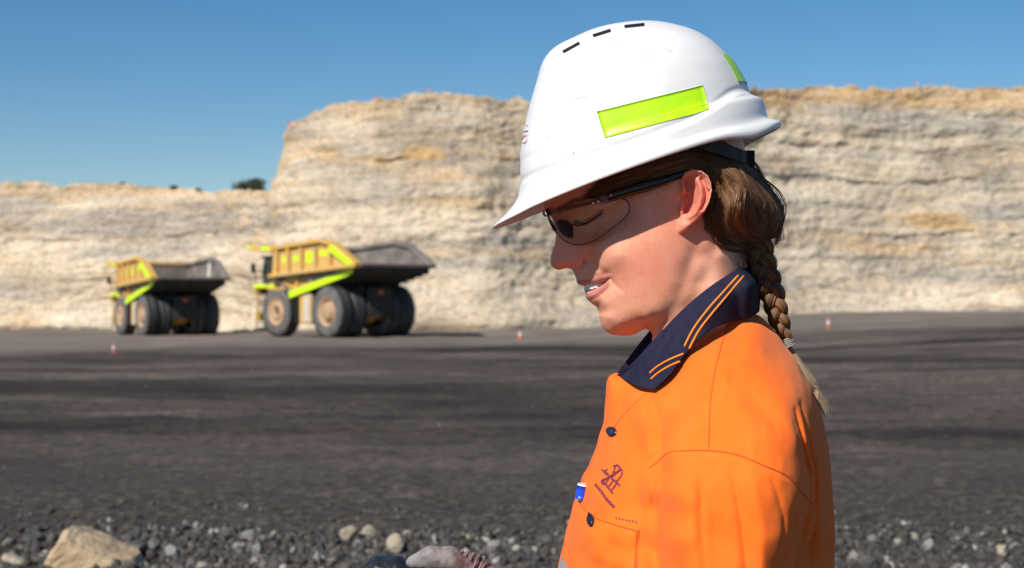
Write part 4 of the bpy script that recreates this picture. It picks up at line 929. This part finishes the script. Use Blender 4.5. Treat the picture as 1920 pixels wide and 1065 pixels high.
hb = tops[:, None]*(1-tt[None]); wv = 1.0*vnoise(np.stack([Xc*.06, Xc*0, Zc*.3], -1))
FX = fx[:, None]+0*tt[None]; PYv = CY-F*(Zc-ZC)/Yc
rt = np.where(FX > 1050, 2.6, 1.0); rim = sstep(rt+.5, rt-.3, hb+wv)*np.where(FX > 1050, 1, .55)*(.55+.6*np.clip(vnoise(q3(.4, .9, 40))+.5, 0, 1))
lz = PYv+22*wv
gb = sstep(375, 398, lz)*sstep(478, 440, lz)*sstep(480, 380, FX)*np.clip(.55+.8*vnoise(q3(.12, .5, 14)), 0, 1)
gb = np.maximum(gb, .85*sstep(225, 250, PYv+10*wv)*sstep(345, 320, PYv+10*wv)*sstep(640, 780, FX)*sstep(1500, 1000, FX)*np.clip(.35+1.1*vnoise(q3(.14, .8, 24)), 0, 1))
gb = np.maximum(gb, .8*sstep(270, 300, PYv+10*wv)*sstep(345, 315, PYv+10*wv)*sstep(1560, 1680, FX)*np.clip(.35+1.2*vnoise(q3(.15, .8, 29)), 0, 1))
ob = sstep(268, 282, PYv+12*wv)*sstep(318, 300, PYv+12*wv)*sstep(560, 640, FX)*sstep(1100, 950, FX)*np.clip(.2+1.5*vnoise(q3(.25, 1.2, 33)), 0, 1)
ob = np.maximum(ob, .8*sstep(395, 410, PYv+10*wv)*sstep(450, 430, PYv+10*wv)*sstep(1600, 1700, FX)*np.clip(1.8*vnoise(q3(.3, 1.2, 35)), 0, 1))
pad = lambda A, v: np.concatenate([A, np.full((A.shape[0], len(back)), v)], 1)
cl_o = mesh('quarry_face', V.reshape(-1, 3), grid_faces(len(fx), nrr), M_cliff, smooth=False, attrs={'rim': pad(rim, .6).ravel(), 'greyband': pad(gb, 0).ravel(), 'ochreband': pad(ob, 0).ravel()})
tag(cl_o, kind='structure')

# ------------------------------------------------------------------ trees on the rim
M_leaf = mat('eucalypt_leaves', (.030, .045, .022), .7, col2=(.065, .085, .045), nscale=1.5, spec=.2); M_bark = mat('bark', (.16, .13, .10), .9, bump=.5, bscale=20)
def tree(px, py_top, py_base, D, wpx, label, seed):
    g = np.random.default_rng(seed); base = P(px, py_base+14, 0, D); H_ = (py_base+14-py_top)/F*D; W_ = wpx/F*D/2
    e = empty('gum_tree', tuple(base), label, 'tree', 'gum trees beyond the quarry rim')
    tips = []; paths = []
    for k in range(6):
        a = g.random()*6.28; tip = base+np.array((math.cos(a)*W_*.6*g.random(), math.sin(a)*W_*.5, H_*(.55+.4*g.random()))); mid = base+(tip-base)*.5+g.normal(size=3)*.15; paths.append(crom([base-np.array((0, 0, .3)), base+np.array((0, 0, H_*.2)), mid, tip], 8)); tips.append(tip)
    V, Fc = tubes(np.array(paths), np.linspace(.05*H_, .01*H_, 8)[None], 6); mesh('trunk', V, Fc, M_bark, e)
    n = 26; cs = base+np.stack([(g.random(n)*2-1)*W_*.85, (g.random(n)*2-1)*W_*.7, H_*(.38+.5*g.random(n)**.8)], 1); cs[:, 2] -= H_*.30*((cs[:, 0]-base[0])/W_)**2
    Vl = []
    for c in cs:
        m_ = 110; p = g.normal(size=(m_, 3)); p /= np.linalg.norm(p, axis=1, keepdims=True); p = c+p*(g.random((m_, 1))**.4)*np.array((.30*W_, .30*W_, .17*H_))
        u = g.normal(size=(m_, 3)); u /= np.linalg.norm(u, axis=1, keepdims=True); v = np.cross(u, g.normal(size=(m_, 3))); v /= np.linalg.norm(v, axis=1, keepdims=True); L = .05*H_
        Vl.append(np.stack([p-u*L, p+v*L*.35, p+u*L, p-v*L*.35], 1))
    Vl = np.concatenate(Vl).reshape(-1, 3); mesh('crown', Vl, np.arange(len(Vl)).reshape(-1, 4), M_leaf, e)
tree(470, 330, 364, 185, 62, 'bushy dark green tree at the foot of the high wall, largest on the skyline', 1)
tree(221, 339, 354, 215, 40, 'small tree top at the far left of the skyline', 2)
tree(326, 346, 360, 215, 26, 'tiny rounded tree top between the left and the bushy tree', 3)
tree(372, 351, 363, 215, 18, 'smallest of the tree tops, just left of the bushy tree', 4)
# survey stakes on the rim
M_pink = mat('pink_flagging', (.70, .22, .26), .6); M_wood = mat('stake_wood', (.4, .3, .18), .8)
def stake(px, py, D, label):
    b0 = P(px, py+9, 0, D); b1 = P(px, py-5, 0, D); e = empty('survey_stake', tuple(b0), label, 'stake', 'pink survey stakes on the quarry rim')
    tube_o('post', b0, b1, .05, M_wood, e, 6); h_ = (b1-b0)[2]
    V = []; 
    for i in range(7):
        for j in range(3): V.append(b1+np.array((.05*i, .05*math.sin(i), -.13*j-.02*i-.02)))
    mesh('flag', np.array(V), grid_faces(7, 3), M_pink, e)
stake(701, 186, 144.5, 'pink flagged stake on the sloping rim left of the wall\'s highest point'); stake(541, 232, 151, 'pink flagged stake at the left corner of the high wall'); stake(799, 170, 143.5, 'pink flagged stake on the highest point of the wall'); stake(1716, 158, 171, 'pink flagged stake on the rim at the right side')

# ------------------------------------------------------------------ gravel and rocks
ico = rock_mesh((0, 0, 0), (1, 1, 1), 1, 1)
def gravel(n, d0, d1, spread, smin, smax, pw, seed):
    import bmesh
    g = np.random.default_rng(seed); bm = bmesh.new(); bmesh.ops.create_icosphere(bm, subdivisions=1, radius=1); B = np.array([v.co[:] for v in bm.verts]); Fi = np.array([[v.index for v in f.verts] for f in bm.faces]); bm.free()
    d = d0+(d1-d0)*g.random(n)**1.15; x = (g.random(n)*2-1)*(d*spread)+.0; keep = vnoise(np.stack([x*.7, d*.9, x*0+50], -1))+g.random(n)*1.6 > .15; d, x = d[keep], x[keep]; n = len(d)
    s = smin+(smax-smin)*g.random(n)**pw
    A = g.normal(size=(n, 3, 3)); Qm, _ = np.linalg.qr(A); sc = np.stack([1+.5*g.random(n), .7+.4*g.random(n), .5+.4*g.random(n)], 1)*s[:, None]
    Vv = B[None]*(1+.32*(g.random((n, len(B), 1))-.5)*2*1.25); Vv = Vv*sc[:, None]; Vv = np.einsum('nij,nkj->nki', Qm, Vv); z = gz(x, d)
    zz = z+.035*fbm(np.stack([x*.9, d*1.8, x*0+5], -1), 4)*sstep(2, 9, d)+.02*fbm(np.stack([x*5, d*6, x*0+9], -1), 3)
    Vv = Vv+np.stack([x, d, zz+s*.25], 1)[:, None]; Fv = Fi[None]+(np.arange(n)*len(B))[:, None, None]
    tone = np.repeat(g.random(n)**10, len(B)); return Vv.reshape(-1, 3), Fv.reshape(-1, 3), tone
M_grav = mat('crushed_stone', (.036, .033, .031), .9, col2=(.080, .073, .066), nscale=9, bump=.5, bscale=60); attr_mix(M_grav, 'tone', (.36, .33, .28))
A = [gravel(26000, 7.9, 10.0, .47, .004, .038, 5.0, 3), gravel(2300, 9.8, 11.3, .46, .004, .024, 4, 4), gravel(260, 12, 40, .36, .008, .030, 4, 8)]
n = 0; Vs, Fs, Ts = [], [], []
for a, b, c in A: Vs.append(a); Fs.append(b+n); Ts.append(c); n += len(a)
go = mesh('gravel', np.concatenate(Vs), np.concatenate(Fs), M_grav, smooth=False, attrs={'tone': np.concatenate(Ts)}); tag(go, kind='stuff')
M_r1 = mat('tan_sandstone', (.40, .28, .165), .95, col2=(.54, .41, .26), nscale=7, bump=1, bscale=40, bdist=.01); M_r2 = mat('grey_stone', (.16, .155, .145), .95, col2=(.28, .27, .24), nscale=8, bump=1, bscale=40, bdist=.01); M_r3 = mat('buff_stone', (.27, .225, .165), .95, col2=(.40, .345, .26), nscale=8, bump=1, bscale=40, bdist=.01)
M_r4 = mat('dark_stone', (.045, .045, .048), .8, col2=(.09, .088, .085), nscale=8, bump=1, bscale=40, bdist=.01)
def rock(px, py, wpx, hpx, m, label, seed, bury=.25):
    # find where the ray through the rock's foot meets the ground
    D = 9.
    for _ in range(30): D = F*(ZC-gz(0, D))/(py+hpx*.5-CY)
    r = (wpx/2/F*D, wpx/2.4/F*D, hpx/1.5/F*D); c = P(px, py, 0, D)
    V, Fc = rock_mesh(c, r, seed, 4, .35); o = mesh('rock', V, Fc, m, None, smooth=False); tag(o, label, 'rock', 'loose rocks lying in the gravel')
def boulder():
    D = 8.6; out = [(82, 1066), (92, 1044), (108, 1020), (124, 993), (132, 992), (150, 1003), (184, 1017), (215, 1032), (250, 1045), (262, 1066), (262, 1130), (80, 1130)]
    fr = np.array([P(a, b, 0, D) for a, b in out]); c = fr.mean(0); V = []
    for k, (s, dy) in enumerate(((.80, -.16), (1.0, -.04), (1.0, .14), (.8, .32))):
        V.append(c+(fr-c)*s+np.array((0, dy, 0)))
    V = np.array(V); n = len(out); Fl = grid_faces(4, n, cv=True).tolist()+[list(range(n))[::-1], [3*n+i for i in range(n)]]
    import bmesh
    me = bpy.data.meshes.new('tmp'); me.from_pydata([tuple(v) for v in V.reshape(-1, 3)], [], Fl); bm = bmesh.new(); bm.from_mesh(me); bmesh.ops.recalc_face_normals(bm, faces=bm.faces)
    bmesh.ops.triangulate(bm, faces=[f for f in bm.faces if len(f.verts) > 4]); bmesh.ops.subdivide_edges(bm, edges=bm.edges, cuts=5, use_grid_fill=True); bmesh.ops.triangulate(bm, faces=bm.faces)
    Vv = np.array([v.co[:] for v in bm.verts]); nn = np.array([v.normal[:] for v in bm.verts]); Ff = [[v.index for v in f.verts] for f in bm.faces]; bm.free(); bpy.data.meshes.remove(me)
    Vv = Vv+nn*(.007*fbm(Vv*9, 4)+.003*fbm(Vv*40, 2))[:, None]
    o = mesh('boulder', Vv, Ff, M_r1, None, smooth=False); tag(o, 'large angular tan sandstone boulder at the bottom left corner', 'boulder')
boulder()
for k, (a, b, w_, h_, m, lb_) in enumerate([
    (655, 1003, 36, 26, M_r3, 'tan rounded rock, left of the pair above the gloved hand'), (690, 1000, 34, 25, M_r3, 'tan rock touching the right side of its twin above the coal lump'),
    (741, 1020, 32, 32, M_r3, 'pale squarish rock just above the gloved thumb'), (467, 1007, 34, 22, M_r2, 'flat light grey rock tilted up in the gravel left of centre'),
    (447, 1024, 24, 20, M_r2, 'rounded grey rock below the flat light grey one'), (349, 986, 15, 17, M_r2, 'small pale stone standing highest at the far edge of the gravel'),
    (327, 1034, 36, 20, M_r2, 'broad grey rock right of the big sandstone boulder'), (482, 1030, 30, 20, M_r2, 'grey stone lying right under the flat light grey rock'),
    (922, 1022, 30, 22, M_r2, 'grey rock between the gloved hand and the woman\'s shirt'), (880, 1009, 16, 15, M_r3, 'small buff stone above the glove cuff'),
    (24, 1052, 56, 22, M_r3, 'low buff rock at the left edge of the picture'), (478, 1054, 30, 20, M_r2, 'grey stone at the bottom edge, left of the middle'),
    (255, 1028, 60, 24, M_r4, 'dark slab of rock behind the sandstone boulder'), (60, 1010, 44, 22, M_r4, 'dark rock at the left end of the gravel strip'),
    (765, 1000, 20, 10, M_r2, 'thin pale flake right of the tan pair'), (600, 1040, 26, 18, M_r4, 'dark stone left of the coal lump'),
    (1740, 1022, 26, 20, M_r2, 'pale grey rock at the right side of the gravel'), (1636, 1010, 18, 12, M_r2, 'small grey stone behind the woman, nearest her back'), (1880, 1030, 26, 20, M_r3, 'buff rock close to the right edge of the picture')]):
    rock(a, b, w_, h_, m, lb_, 20+k)
# traffic cones
M_cone = mat('cone_orange', (.62, .12, .07), .6); M_cw = mat('cone_white', (.82, .82, .82), .4); M_rub = mat('rubber', (.03, .03, .03), .8)
def lathe(c, prof, n=20):
    V = np.array([[c[0]+r*math.cos(a), c[1]+r*math.sin(a), c[2]+z] for r, z in prof for a in np.arange(n)/n*2*math.pi]); return V, grid_faces(len(prof), n, cv=True)
def cone(px, d, h, label):
    x = (px-CX)/F*d; c = np.array((x, d, float(gz(x, d))+.02)); e = empty('traffic_cone', tuple(c), label, 'traffic cone', 'traffic cones on the haul road')
    rr = lambda z: .15*h*(1-.82*z)
    V, Fc = lathe(c, [(.24*h, 0), (.24*h, .05*h), (rr(.05), .06*h)], 4); mesh('base', V, Fc, M_cone, e, smooth=False)
    V, Fc = lathe(c, [(rr(.05), .05*h), (rr(.35), .35*h)]); mesh('lower_body', V, Fc, M_cone, e)
    V, Fc = lathe(c, [(rr(.35)+.004, .35*h), (rr(.68)+.004, .68*h)]); mesh('white_band', V, Fc, M_cw, e)
    V, Fc = lathe(c, [(rr(.68), .68*h), (rr(1), .99*h), (.001, h)]); mesh('tip', V, Fc, M_cone, e)
cone(975, 103, .70, 'orange cone with white band on the pale road right of the big dump truck'); cone(1553, 103, .70, 'orange cone with white band on the road behind the woman\'s braid'); cone(213, 88, .55, 'orange cone in front of the smaller dump truck\'s wheels')
# ------------------------------------------------------------------ haul trucks
M_y = mat('dusty_yellow_paint', (.66, .38, .065), .55, col2=(.57, .39, .17), nscale=1.2, bump=.2, bscale=8, bdist=.02); M_y2 = mat('yellow_paint', (.66, .37, .04), .5, col2=(.50, .33, .13), nscale=2)
M_st = mat('worn_steel', (.14, .118, .108), .65, metal=.1, col2=(.26, .225, .20), nscale=.9, bump=.3, bscale=6, bdist=.02); M_dk = mat('dark_chassis', (.022, .020, .018), .8, col2=(.05, .045, .035), nscale=2)
M_ty = mat('dusty_tyre', (.085, .083, .080), .9, col2=(.15, .145, .138), nscale=1.5); M_tr = mat('tyre_tread', (.022, .022, .022), .95); M_rim = mat('dusty_rim', (.50, .32, .18), .7, col2=(.36, .24, .14), nscale=3)
M_li = mat('lime_tape', (.60, .90, .01), .5); M_gl = mat('cab_glass', (.012, .02, .022), .08, spec=.8); M_cab = mat('cab_paint', (.05, .055, .055), .4, col2=(.09, .09, .085), nscale=3); M_rd = mat('amber_lamp', (.42, .10, .02), .5); M_wh = mat('pale_panel', (.62, .58, .52), .7, col2=(.5, .45, .38), nscale=3)
def bxs(x0, x1, y0, y1, z0, z1):
    V = [(x, y, z) for x in (x0, x1) for y in (y0, y1) for z in (z0, z1)]
    return V, [[0, 1, 3, 2], [4, 6, 7, 5], [0, 4, 5, 1], [2, 3, 7, 6], [0, 2, 6, 4], [1, 5, 7, 3]]
def prism(poly, y0, y1):
    """poly in (x,z), extruded over y"""
    n = len(poly); V = [(x, y0, z) for x, z in poly]+[(x, y1, z) for x, z in poly]
    return V, [list(range(n))[::-1], [n+i for i in range(n)]]+[[i, (i+1) % n, n+(i+1) % n, n+i] for i in range(n)]
SPLIT = {'rib', 'suspension_strut', 'hoist_cylinder', 'hopper_rib', 'fender', 'bed_crossmember', 'bed_beam', 'rock_deflector', 'reflective_marking', 'window', 'bed_liner', 'tank_panel'}
def part(name, parts, m, par, bevel=.03, smooth=False):
    if name in SPLIT and len(parts) > 1:
        for q in parts: o = part(name, [q], m, par, bevel, smooth)
        return o
    V, Fc = join([(np.array(a, float), b) for a, b in parts]); o = mesh(name, V, Fc, m, None, smooth=smooth); o.parent = par
    if bevel:
        b = o.modifiers.new('edge', 'BEVEL'); b.width = bevel; b.segments = 2; b.limit_method = 'ANGLE'
    return o
def lathe_y(prof, x, z, y, s, n=48):
    V = np.array([[x+r*math.cos(a), y+s*w_, z+r*math.sin(a)] for r, w_ in prof for a in np.arange(n)/n*2*math.pi]); return V, grid_faces(len(prof), n, cv=True).tolist()
def wheel(par, x, y, s, hub, r=1.83, wd=1.05):
    V, F0 = lathe_y([(r*.56, -wd/2), (r*.80, -wd/2-.03), (r*.93, -wd/2+.06), (r*.985, -wd/2+.2), (r, 0), (r*.985, wd/2-.2), (r*.93, wd/2-.06), (r*.80, wd/2+.03), (r*.56, wd/2)], x, r, y, s)
    ty = part('tyre', [(V, F0)], M_ty, par, 0, True)
    lug = []
    for k in range(44):
        a = k/44*2*math.pi
        for sd in (-1, 1):
            c, sn = math.cos(a+sd*.02), math.sin(a+sd*.02); pts = []
            for yy in (sd*.06, sd*(wd/2-.03)):
                sh = .03*sd*(yy/wd)
                for ra in (r*.975, r*1.022 if abs(yy) < .3 else r*.99):
                    for da in (-.045, .045): pts.append((x+ra*math.cos(a+da+yy*.12), y+yy, r+ra*math.sin(a+da+yy*.12)))
            lug.append((pts, [[0, 1, 3, 2], [4, 6, 7, 5], [0, 4, 5, 1], [2, 3, 7, 6], [0, 2, 6, 4], [1, 5, 7, 3]]))
    V, Fl = join([(np.array(a), b) for a, b in lug]); o = mesh('tread', V, Fl, M_tr, None, smooth=False); o.parent = ty
    if hub == 'front': prof = [(r*.57, wd/2-.02), (r*.53, wd/2+.02), (r*.50, wd/2-.10), (r*.34, wd/2-.16), (r*.30, wd/2-.02), (r*.22, wd/2), (r*.20, wd/2-.28), (.01, wd/2-.28)]
    else: prof = [(r*.57, wd/2-.02), (r*.53, wd/2+.02), (r*.50, wd/2-.25), (r*.36, wd/2-.30), (r*.34, wd/2-.02), (r*.28, wd/2+.08), (.01, wd/2+.08)]
    V, F0 = lathe_y(prof, x, r, y, s); part('rim', [(V, F0)], M_rim, ty, 0, True)
    if hub == 'front': V, F0 = lathe_y([(r*.20, wd/2-.26), (.01, wd/2-.24)], x, r, y, s); part('hub_recess', [(V, F0)], M_dk, ty, 0, True)
def truck(label):
    t = empty('dump_truck', (0, 0, 0), label, 'dump truck', 'haul trucks parked below the quarry face')
    HW = 3.25; FX_ = 6.5
    wheel(t, 0, 2.72, 1, 'rear'); wheel(t, 0, 1.50, 1, 'rear'); wheel(t, 0, -2.72, -1, 'rear'); wheel(t, 0, -1.50, -1, 'rear')
    wheel(t, FX_, 2.55, 1, 'front'); wheel(t, FX_, -2.55, -1, 'front')
    part('chassis', [bxs(-1.6, 7.8, .55, .95, 1.7, 2.6), bxs(-1.6, 7.8, -.95, -.55, 1.7, 2.6), bxs(-1.9, -1.5, -1, 1, 1.5, 2.9), bxs(2.2, 2.7, -1, 1, 1.7, 2.5), bxs(5.4, 6.6, -1.4, 1.4, 1.2, 2.6)], M_dk, t, .05)
    part('axle_housing', [(lambda V: (V[0], V[1]))(lathe_y([(.001, -1.9), (.62, -1.9), (.62, -.8), (.85, -.5), (.85, .5), (.62, .8), (.62, 1.9), (.001, 1.9)], 0, 1.83, 0, 1, 24)), bxs(-1.4, -.7, -.45, .45, 1.45, 2.3)], M_y2, t, .03)
    part('suspension_strut', [(lathe_cyl((-1.2, s_*1.0, 2.0), (-1.0, s_*1.05, 3.6), .2)) for s_ in (-1, 1)], M_dk, t, 0)
    part('hoist_cylinder', [(lathe_cyl((1.6, s_*.9, 1.9), (2.9, s_*.95, 4.0), .22)) for s_ in (-1, 1)], M_st, t, 0)
    # body: floor slopes down from the tail to the axle then up under the front wall
    zf = lambda x: np.interp(x, [-3.85, 1.0, 4.6], [5.0, 3.75, 3.1])
    side_lo = [(-3.85, 4.98), (-1.3, 6.45), (0.4, 6.75), (6.4, 6.35), (6.6, 4.35), (2.5, 4.60)]
    for s_ in (1, -1):
        sl_ = part('side_wall', [prism(side_lo, s_*HW-.09, s_*HW+.09)], M_y, t, .02)
        rb = []
        for k, x in enumerate((-.75, 1.0, 2.7, 4.3, 5.75)): rb.append(bxs(x-.16, x+.16, s_*HW+(.09 if s_ > 0 else -.36), s_*HW+(.36 if s_ > 0 else -.09), 4.72, 6.30 if x > -.9 else 6.1))
        part('rib', rb, M_y, sl_, .03)
        rl = []
        pts = [(-3.85, 4.98), (-1.3, 6.45), (.4, 6.75), (6.4, 6.35)]
        for (xa, za), (xb, zb) in zip(pts, pts[1:]): rl.append(prism([(xa, za-.14), (xb, zb-.14), (xb, zb+.14), (xa, za+.14)], s_*HW-.16, s_*HW+.40))
        part('top_rail', rl, M_y if s_ > 0 else M_st, sl_, .03)
        part('lower_rail', [prism([(-3.85, 4.86), (2.5, 4.48), (6.6, 4.23), (6.6, 4.50), (2.5, 4.74), (-3.85, 5.14)], s_*HW-.1, s_*HW+.42)], M_y, sl_, .03)
        # lime markings between and along the ribs
        tp = []
        for xa, xb, z0, z1 in ((1.25, 2.3, 5.25, 6.0), (-.5, .7, 5.7, 6.05), (3.2, 3.9, 5.35, 5.75), (4.8, 5.3, 5.3, 5.7)): tp.append(bxs(xa, xb, s_*HW+(.093 if s_ > 0 else -.10), s_*HW+(.10 if s_ > 0 else -.093), z0, z1))
        part('reflective_marking', tp, M_li, sl_, 0)
        if s_ > 0: part('reflective_stripe', [prism([(-3.7, 5.12), (-1.25, 6.36), (-.9, 6.36), (-.9, 6.0), (-2.9, 5.05)], s_*(HW+.42)-.01, s_*(HW+.42)+.02)], M_li, sl_, 0)
        part('hopper_side', [prism([(-3.0, 4.85), (4.55, 3.02), (6.2, 3.6), (6.4, 4.28), (2.5, 4.55), (-3.4, 4.90)], s_*2.85-.06, s_*2.85+.06)], M_y, t, .02)
        part('reflective_stripe', [prism([(-3.0, 4.86), (-2.85, 4.42), (4.7, 2.76), (4.75, 3.24)], s_*3.14-.012, s_*3.14+.012)], M_li, t, 0)
        part('hopper_rib', [prism([(x, 3.3+abs(x-4.5)*.20), (x+.22, 3.3+abs(x-4.5)*.20), (x+.22, 4.45), (x, 4.45)], s_*2.91 if s_ > 0 else -3.12, 3.12 if s_ > 0 else -2.91) for x in (.2, 2.0, 3.7)], M_y, t, .02)
    part('bed_floor', [prism([(-3.9, 4.95), (1.2, 3.72), (4.6, 3.05), (6.5, 4.2), (6.3, 4.35), (4.5, 3.35), (1.2, 4.02), (-3.9, 5.12)], -HW+.10, HW-.10)], M_st, t, .02)
    part('bed_liner', [prism([(-3.80, 5.02), (-1.3, 6.40), (.4, 6.68), (6.2, 6.28), (6.2, 4.4), (1.2, 4.05)], s_*(HW-.14)-.03, s_*(HW-.14)+.03) for s_ in (-1, 1)], M_st, t, 0)
    part('bed_crossmember', [prism([(x, 4.90-(x+3.8)*.24-.34), (x+.3, 4.90-(x+3.8)*.24-.42), (x+.3, 4.90-(x+3.8)*.24-.02), (x, 4.90-(x+3.8)*.24+.04)], -HW+.2, HW-.2) for x in (-3.5, -2.7, -1.9, -1.1, -.2, .9)], M_dk, t, .02)
    part('bed_beam', [prism([(-3.0, 4.35), (5.2, 2.55), (5.2, 3.0), (-3.0, 4.7)], y_-.2, y_+.2) for y_ in (-.75, .75)], M_dk, t, .03)
    part('front_wall', [prism([(6.3, 4.3), (6.62, 4.3), (6.62, 6.40), (6.3, 6.40)], -HW, HW)], M_st, t, .02)
    cp = part('canopy', [prism([(6.3, 5.98), (9.7, 6.26), (9.75, 6.62), (6.3, 6.60)], -HW-.15, HW+.15), prism([(6.3, 5.9), (7.2, 6.25), (6.3, 6.3)], HW-.1, HW+.12), prism([(6.3, 5.9), (7.2, 6.25), (6.3, 6.3)], -HW-.12, -HW+.1)], M_y, t, .03)
    part('reflective_marking', [bxs(6.8, 7.9, HW+.152, HW+.17, 6.24, 6.46), bxs(9.0, 9.7, HW+.152, HW+.17, 6.42, 6.54)], M_li, cp, 0)
    # deck, cab and nose
    dk = part('deck', [bxs(6.6, 9.3, -3.1, 3.1, 3.55, 3.75), bxs(5.2, 7.6, 2.2, 3.1, 3.35, 3.56), bxs(5.2, 7.6, -3.1, -2.2, 3.35, 3.56), bxs(9.1, 9.3, -3.1, 3.1, 3.0, 3.56)], M_y2, t, .03)
    part('reflective_marking', [bxs(6.7, 9.28, 3.102, 3.13, 3.52, 3.78)], M_li, dk, 0)
    part('handrail', [lathe_cyl((x, 3.05, 3.75), (x, 3.05, 4.75), .035) for x in (7.4, 8.2, 9.2)]+[lathe_cyl((7.4, 3.05, z), (9.2, 3.05, z), .03) for z in (4.3, 4.75)]+[lathe_cyl((9.2, y, 3.75), (9.2, y, 4.75), .035) for y in (-3, -1.5, 0, 1.5)]+[lathe_cyl((9.2, -3, 4.75), (9.2, 3.05, 4.75), .03)], M_dk, dk, 0)
    part('engine_hood', [bxs(6.7, 9.2, -1.25, 1.0, 2.0, 3.9)], M_y2, t, .06)
    part('grille', [bxs(9.2, 9.28, -1.1, .9, 1.8, 3.5)]+[bxs(9.28, 9.33, -1.1, .9, 1.9+k*.2, 2.0+k*.2) for k in range(8)], M_dk, t, 0)
    part('bumper', [bxs(9.0, 9.5, -2.9, 2.9, 1.1, 1.75)], M_y2, t, .06)
    cab = part('cab', [prism([(7.0, 3.76), (8.7, 3.76), (8.85, 4.6), (8.55, 5.7), (7.0, 5.7)], 1.1, 2.75)], M_cab, t, .06)
    part('window', [prism([(7.15, 4.45), (8.6, 4.45), (8.42, 5.5), (7.15, 5.5)], 2.76, 2.79), prism([(6.96, 4.5), (6.99, 4.5), (6.99, 5.5), (6.96, 5.5)], 1.3, 2.6), prism([(8.80, 4.5), (8.86, 4.6), (8.60, 5.5), (8.56, 5.5)], 1.3, 2.6)], M_gl, cab, 0)
    part('roof', [bxs(6.85, 8.8, 1.0, 2.85, 5.7, 5.85)], M_dk, cab, .04)
    part('exhaust_box', [bxs(5.9, 6.25, 1.0, 2.6, 2.9, 4.1)], M_dk, t, .03)
    part('fender', [prism([(4.3, 3.35), (4.55, 3.65), (5.2, 3.95), (6.8, 3.95), (7.8, 3.7), (7.8, 3.55), (6.8, 3.8), (5.2, 3.8), (4.65, 3.5), (4.45, 3.25)], s_*2.6-.55, s_*2.6+.55) for s_ in (-1, 1)], M_y2, t, .02)
    part('fuel_tank', [bxs(2.35, 3.75, 1.5, 2.95, .95, 3.1)], M_y, t, .12); part('tank_panel', [bxs(2.30, 2.345, 1.6, 2.85, 1.1, 3.0), bxs(2.5, 3.1, 2.952, 2.98, 1.1, 3.0)], M_wh, t, .01)
    part('hydraulic_tank', [bxs(2.35, 3.75, -2.95, -1.5, .95, 2.9)], M_y, t, .12)
    ld = [lathe_cyl((9.3, y, .55), (8.9, y, 3.6), .05) for y in (2.2, 2.95)]+[lathe_cyl((9.3-.4*k/9, 2.2, .6+k*.33), (9.3-.4*k/9, 2.95, .6+k*.33), .035) for k in range(10)]
    part('ladder', ld, M_y2, t, 0)
    part('mud_flap', [bxs(3.9, 3.95, 1.7, 3.1, 1.0, 3.2)], M_dk, t, 0)
    part('rock_deflector', [lathe_cyl((-.1, s_*2.1, 4.1), (-.1, s_*2.1, 2.6), .07) for s_ in (-1, 1)], M_dk, t, 0)
    part('tail_lamp', [bxs(-1.97, -1.9, -.22, .22, 2.98, 3.34)], M_rd, t, .02)
    part('rear_panel', [bxs(-1.9, -1.6, -1.0, 1.0, 2.9, 3.5)], M_dk, t, .03)
    part('mirror', [bxs(9.1, 9.2, 3.1, 3.45, 4.6, 5.3)], M_dk, t, .02)
    return t
def lathe_cyl(a, b, r, n=10):
    a, b = np.array(a, float), np.array(b, float); V, Fc = tubes(np.array([np.linspace(a, b, 2)]), np.full((1, 2), r), n)
    Fl = Fc.tolist()+[list(range(n)), list(range(2*n-1, n-1, -1))]; return V, Fl
def copy_tree(o, par=None):
    c = o.copy(); SC.collection.objects.link(c); c.parent = par
    for ch in o.children: copy_tree(ch, c)
    return c
t1 = truck('bigger, nearer yellow dump truck with lime tape stripes on its tray side'); t2 = copy_tree(t1)
def place(t, px, D, head, sc=1):
    x = (px-CX)/F*D; t.location = (x, D, float(gz(x, D))-.03); t.rotation_euler = (0, 0, head+math.pi/2); t.scale = (sc,)*3
place(t1, 683, 112.5, R(42)); t2['label'] = 'smaller, farther dump truck at the left, with a white smear in its grey tray'
place(t2, 333, 139, R(31))
# dried pale smear running down the inside of the farther truck's tray
o = part('tray_smear', [prism([(.1, 5.35), (.1, 6.6), (.7, 6.62), (1.2, 5.0), (.7, 4.9)], -HW_-.0, -HW_+.02) for HW_ in (3.07,)], M_wh, t2, 0)
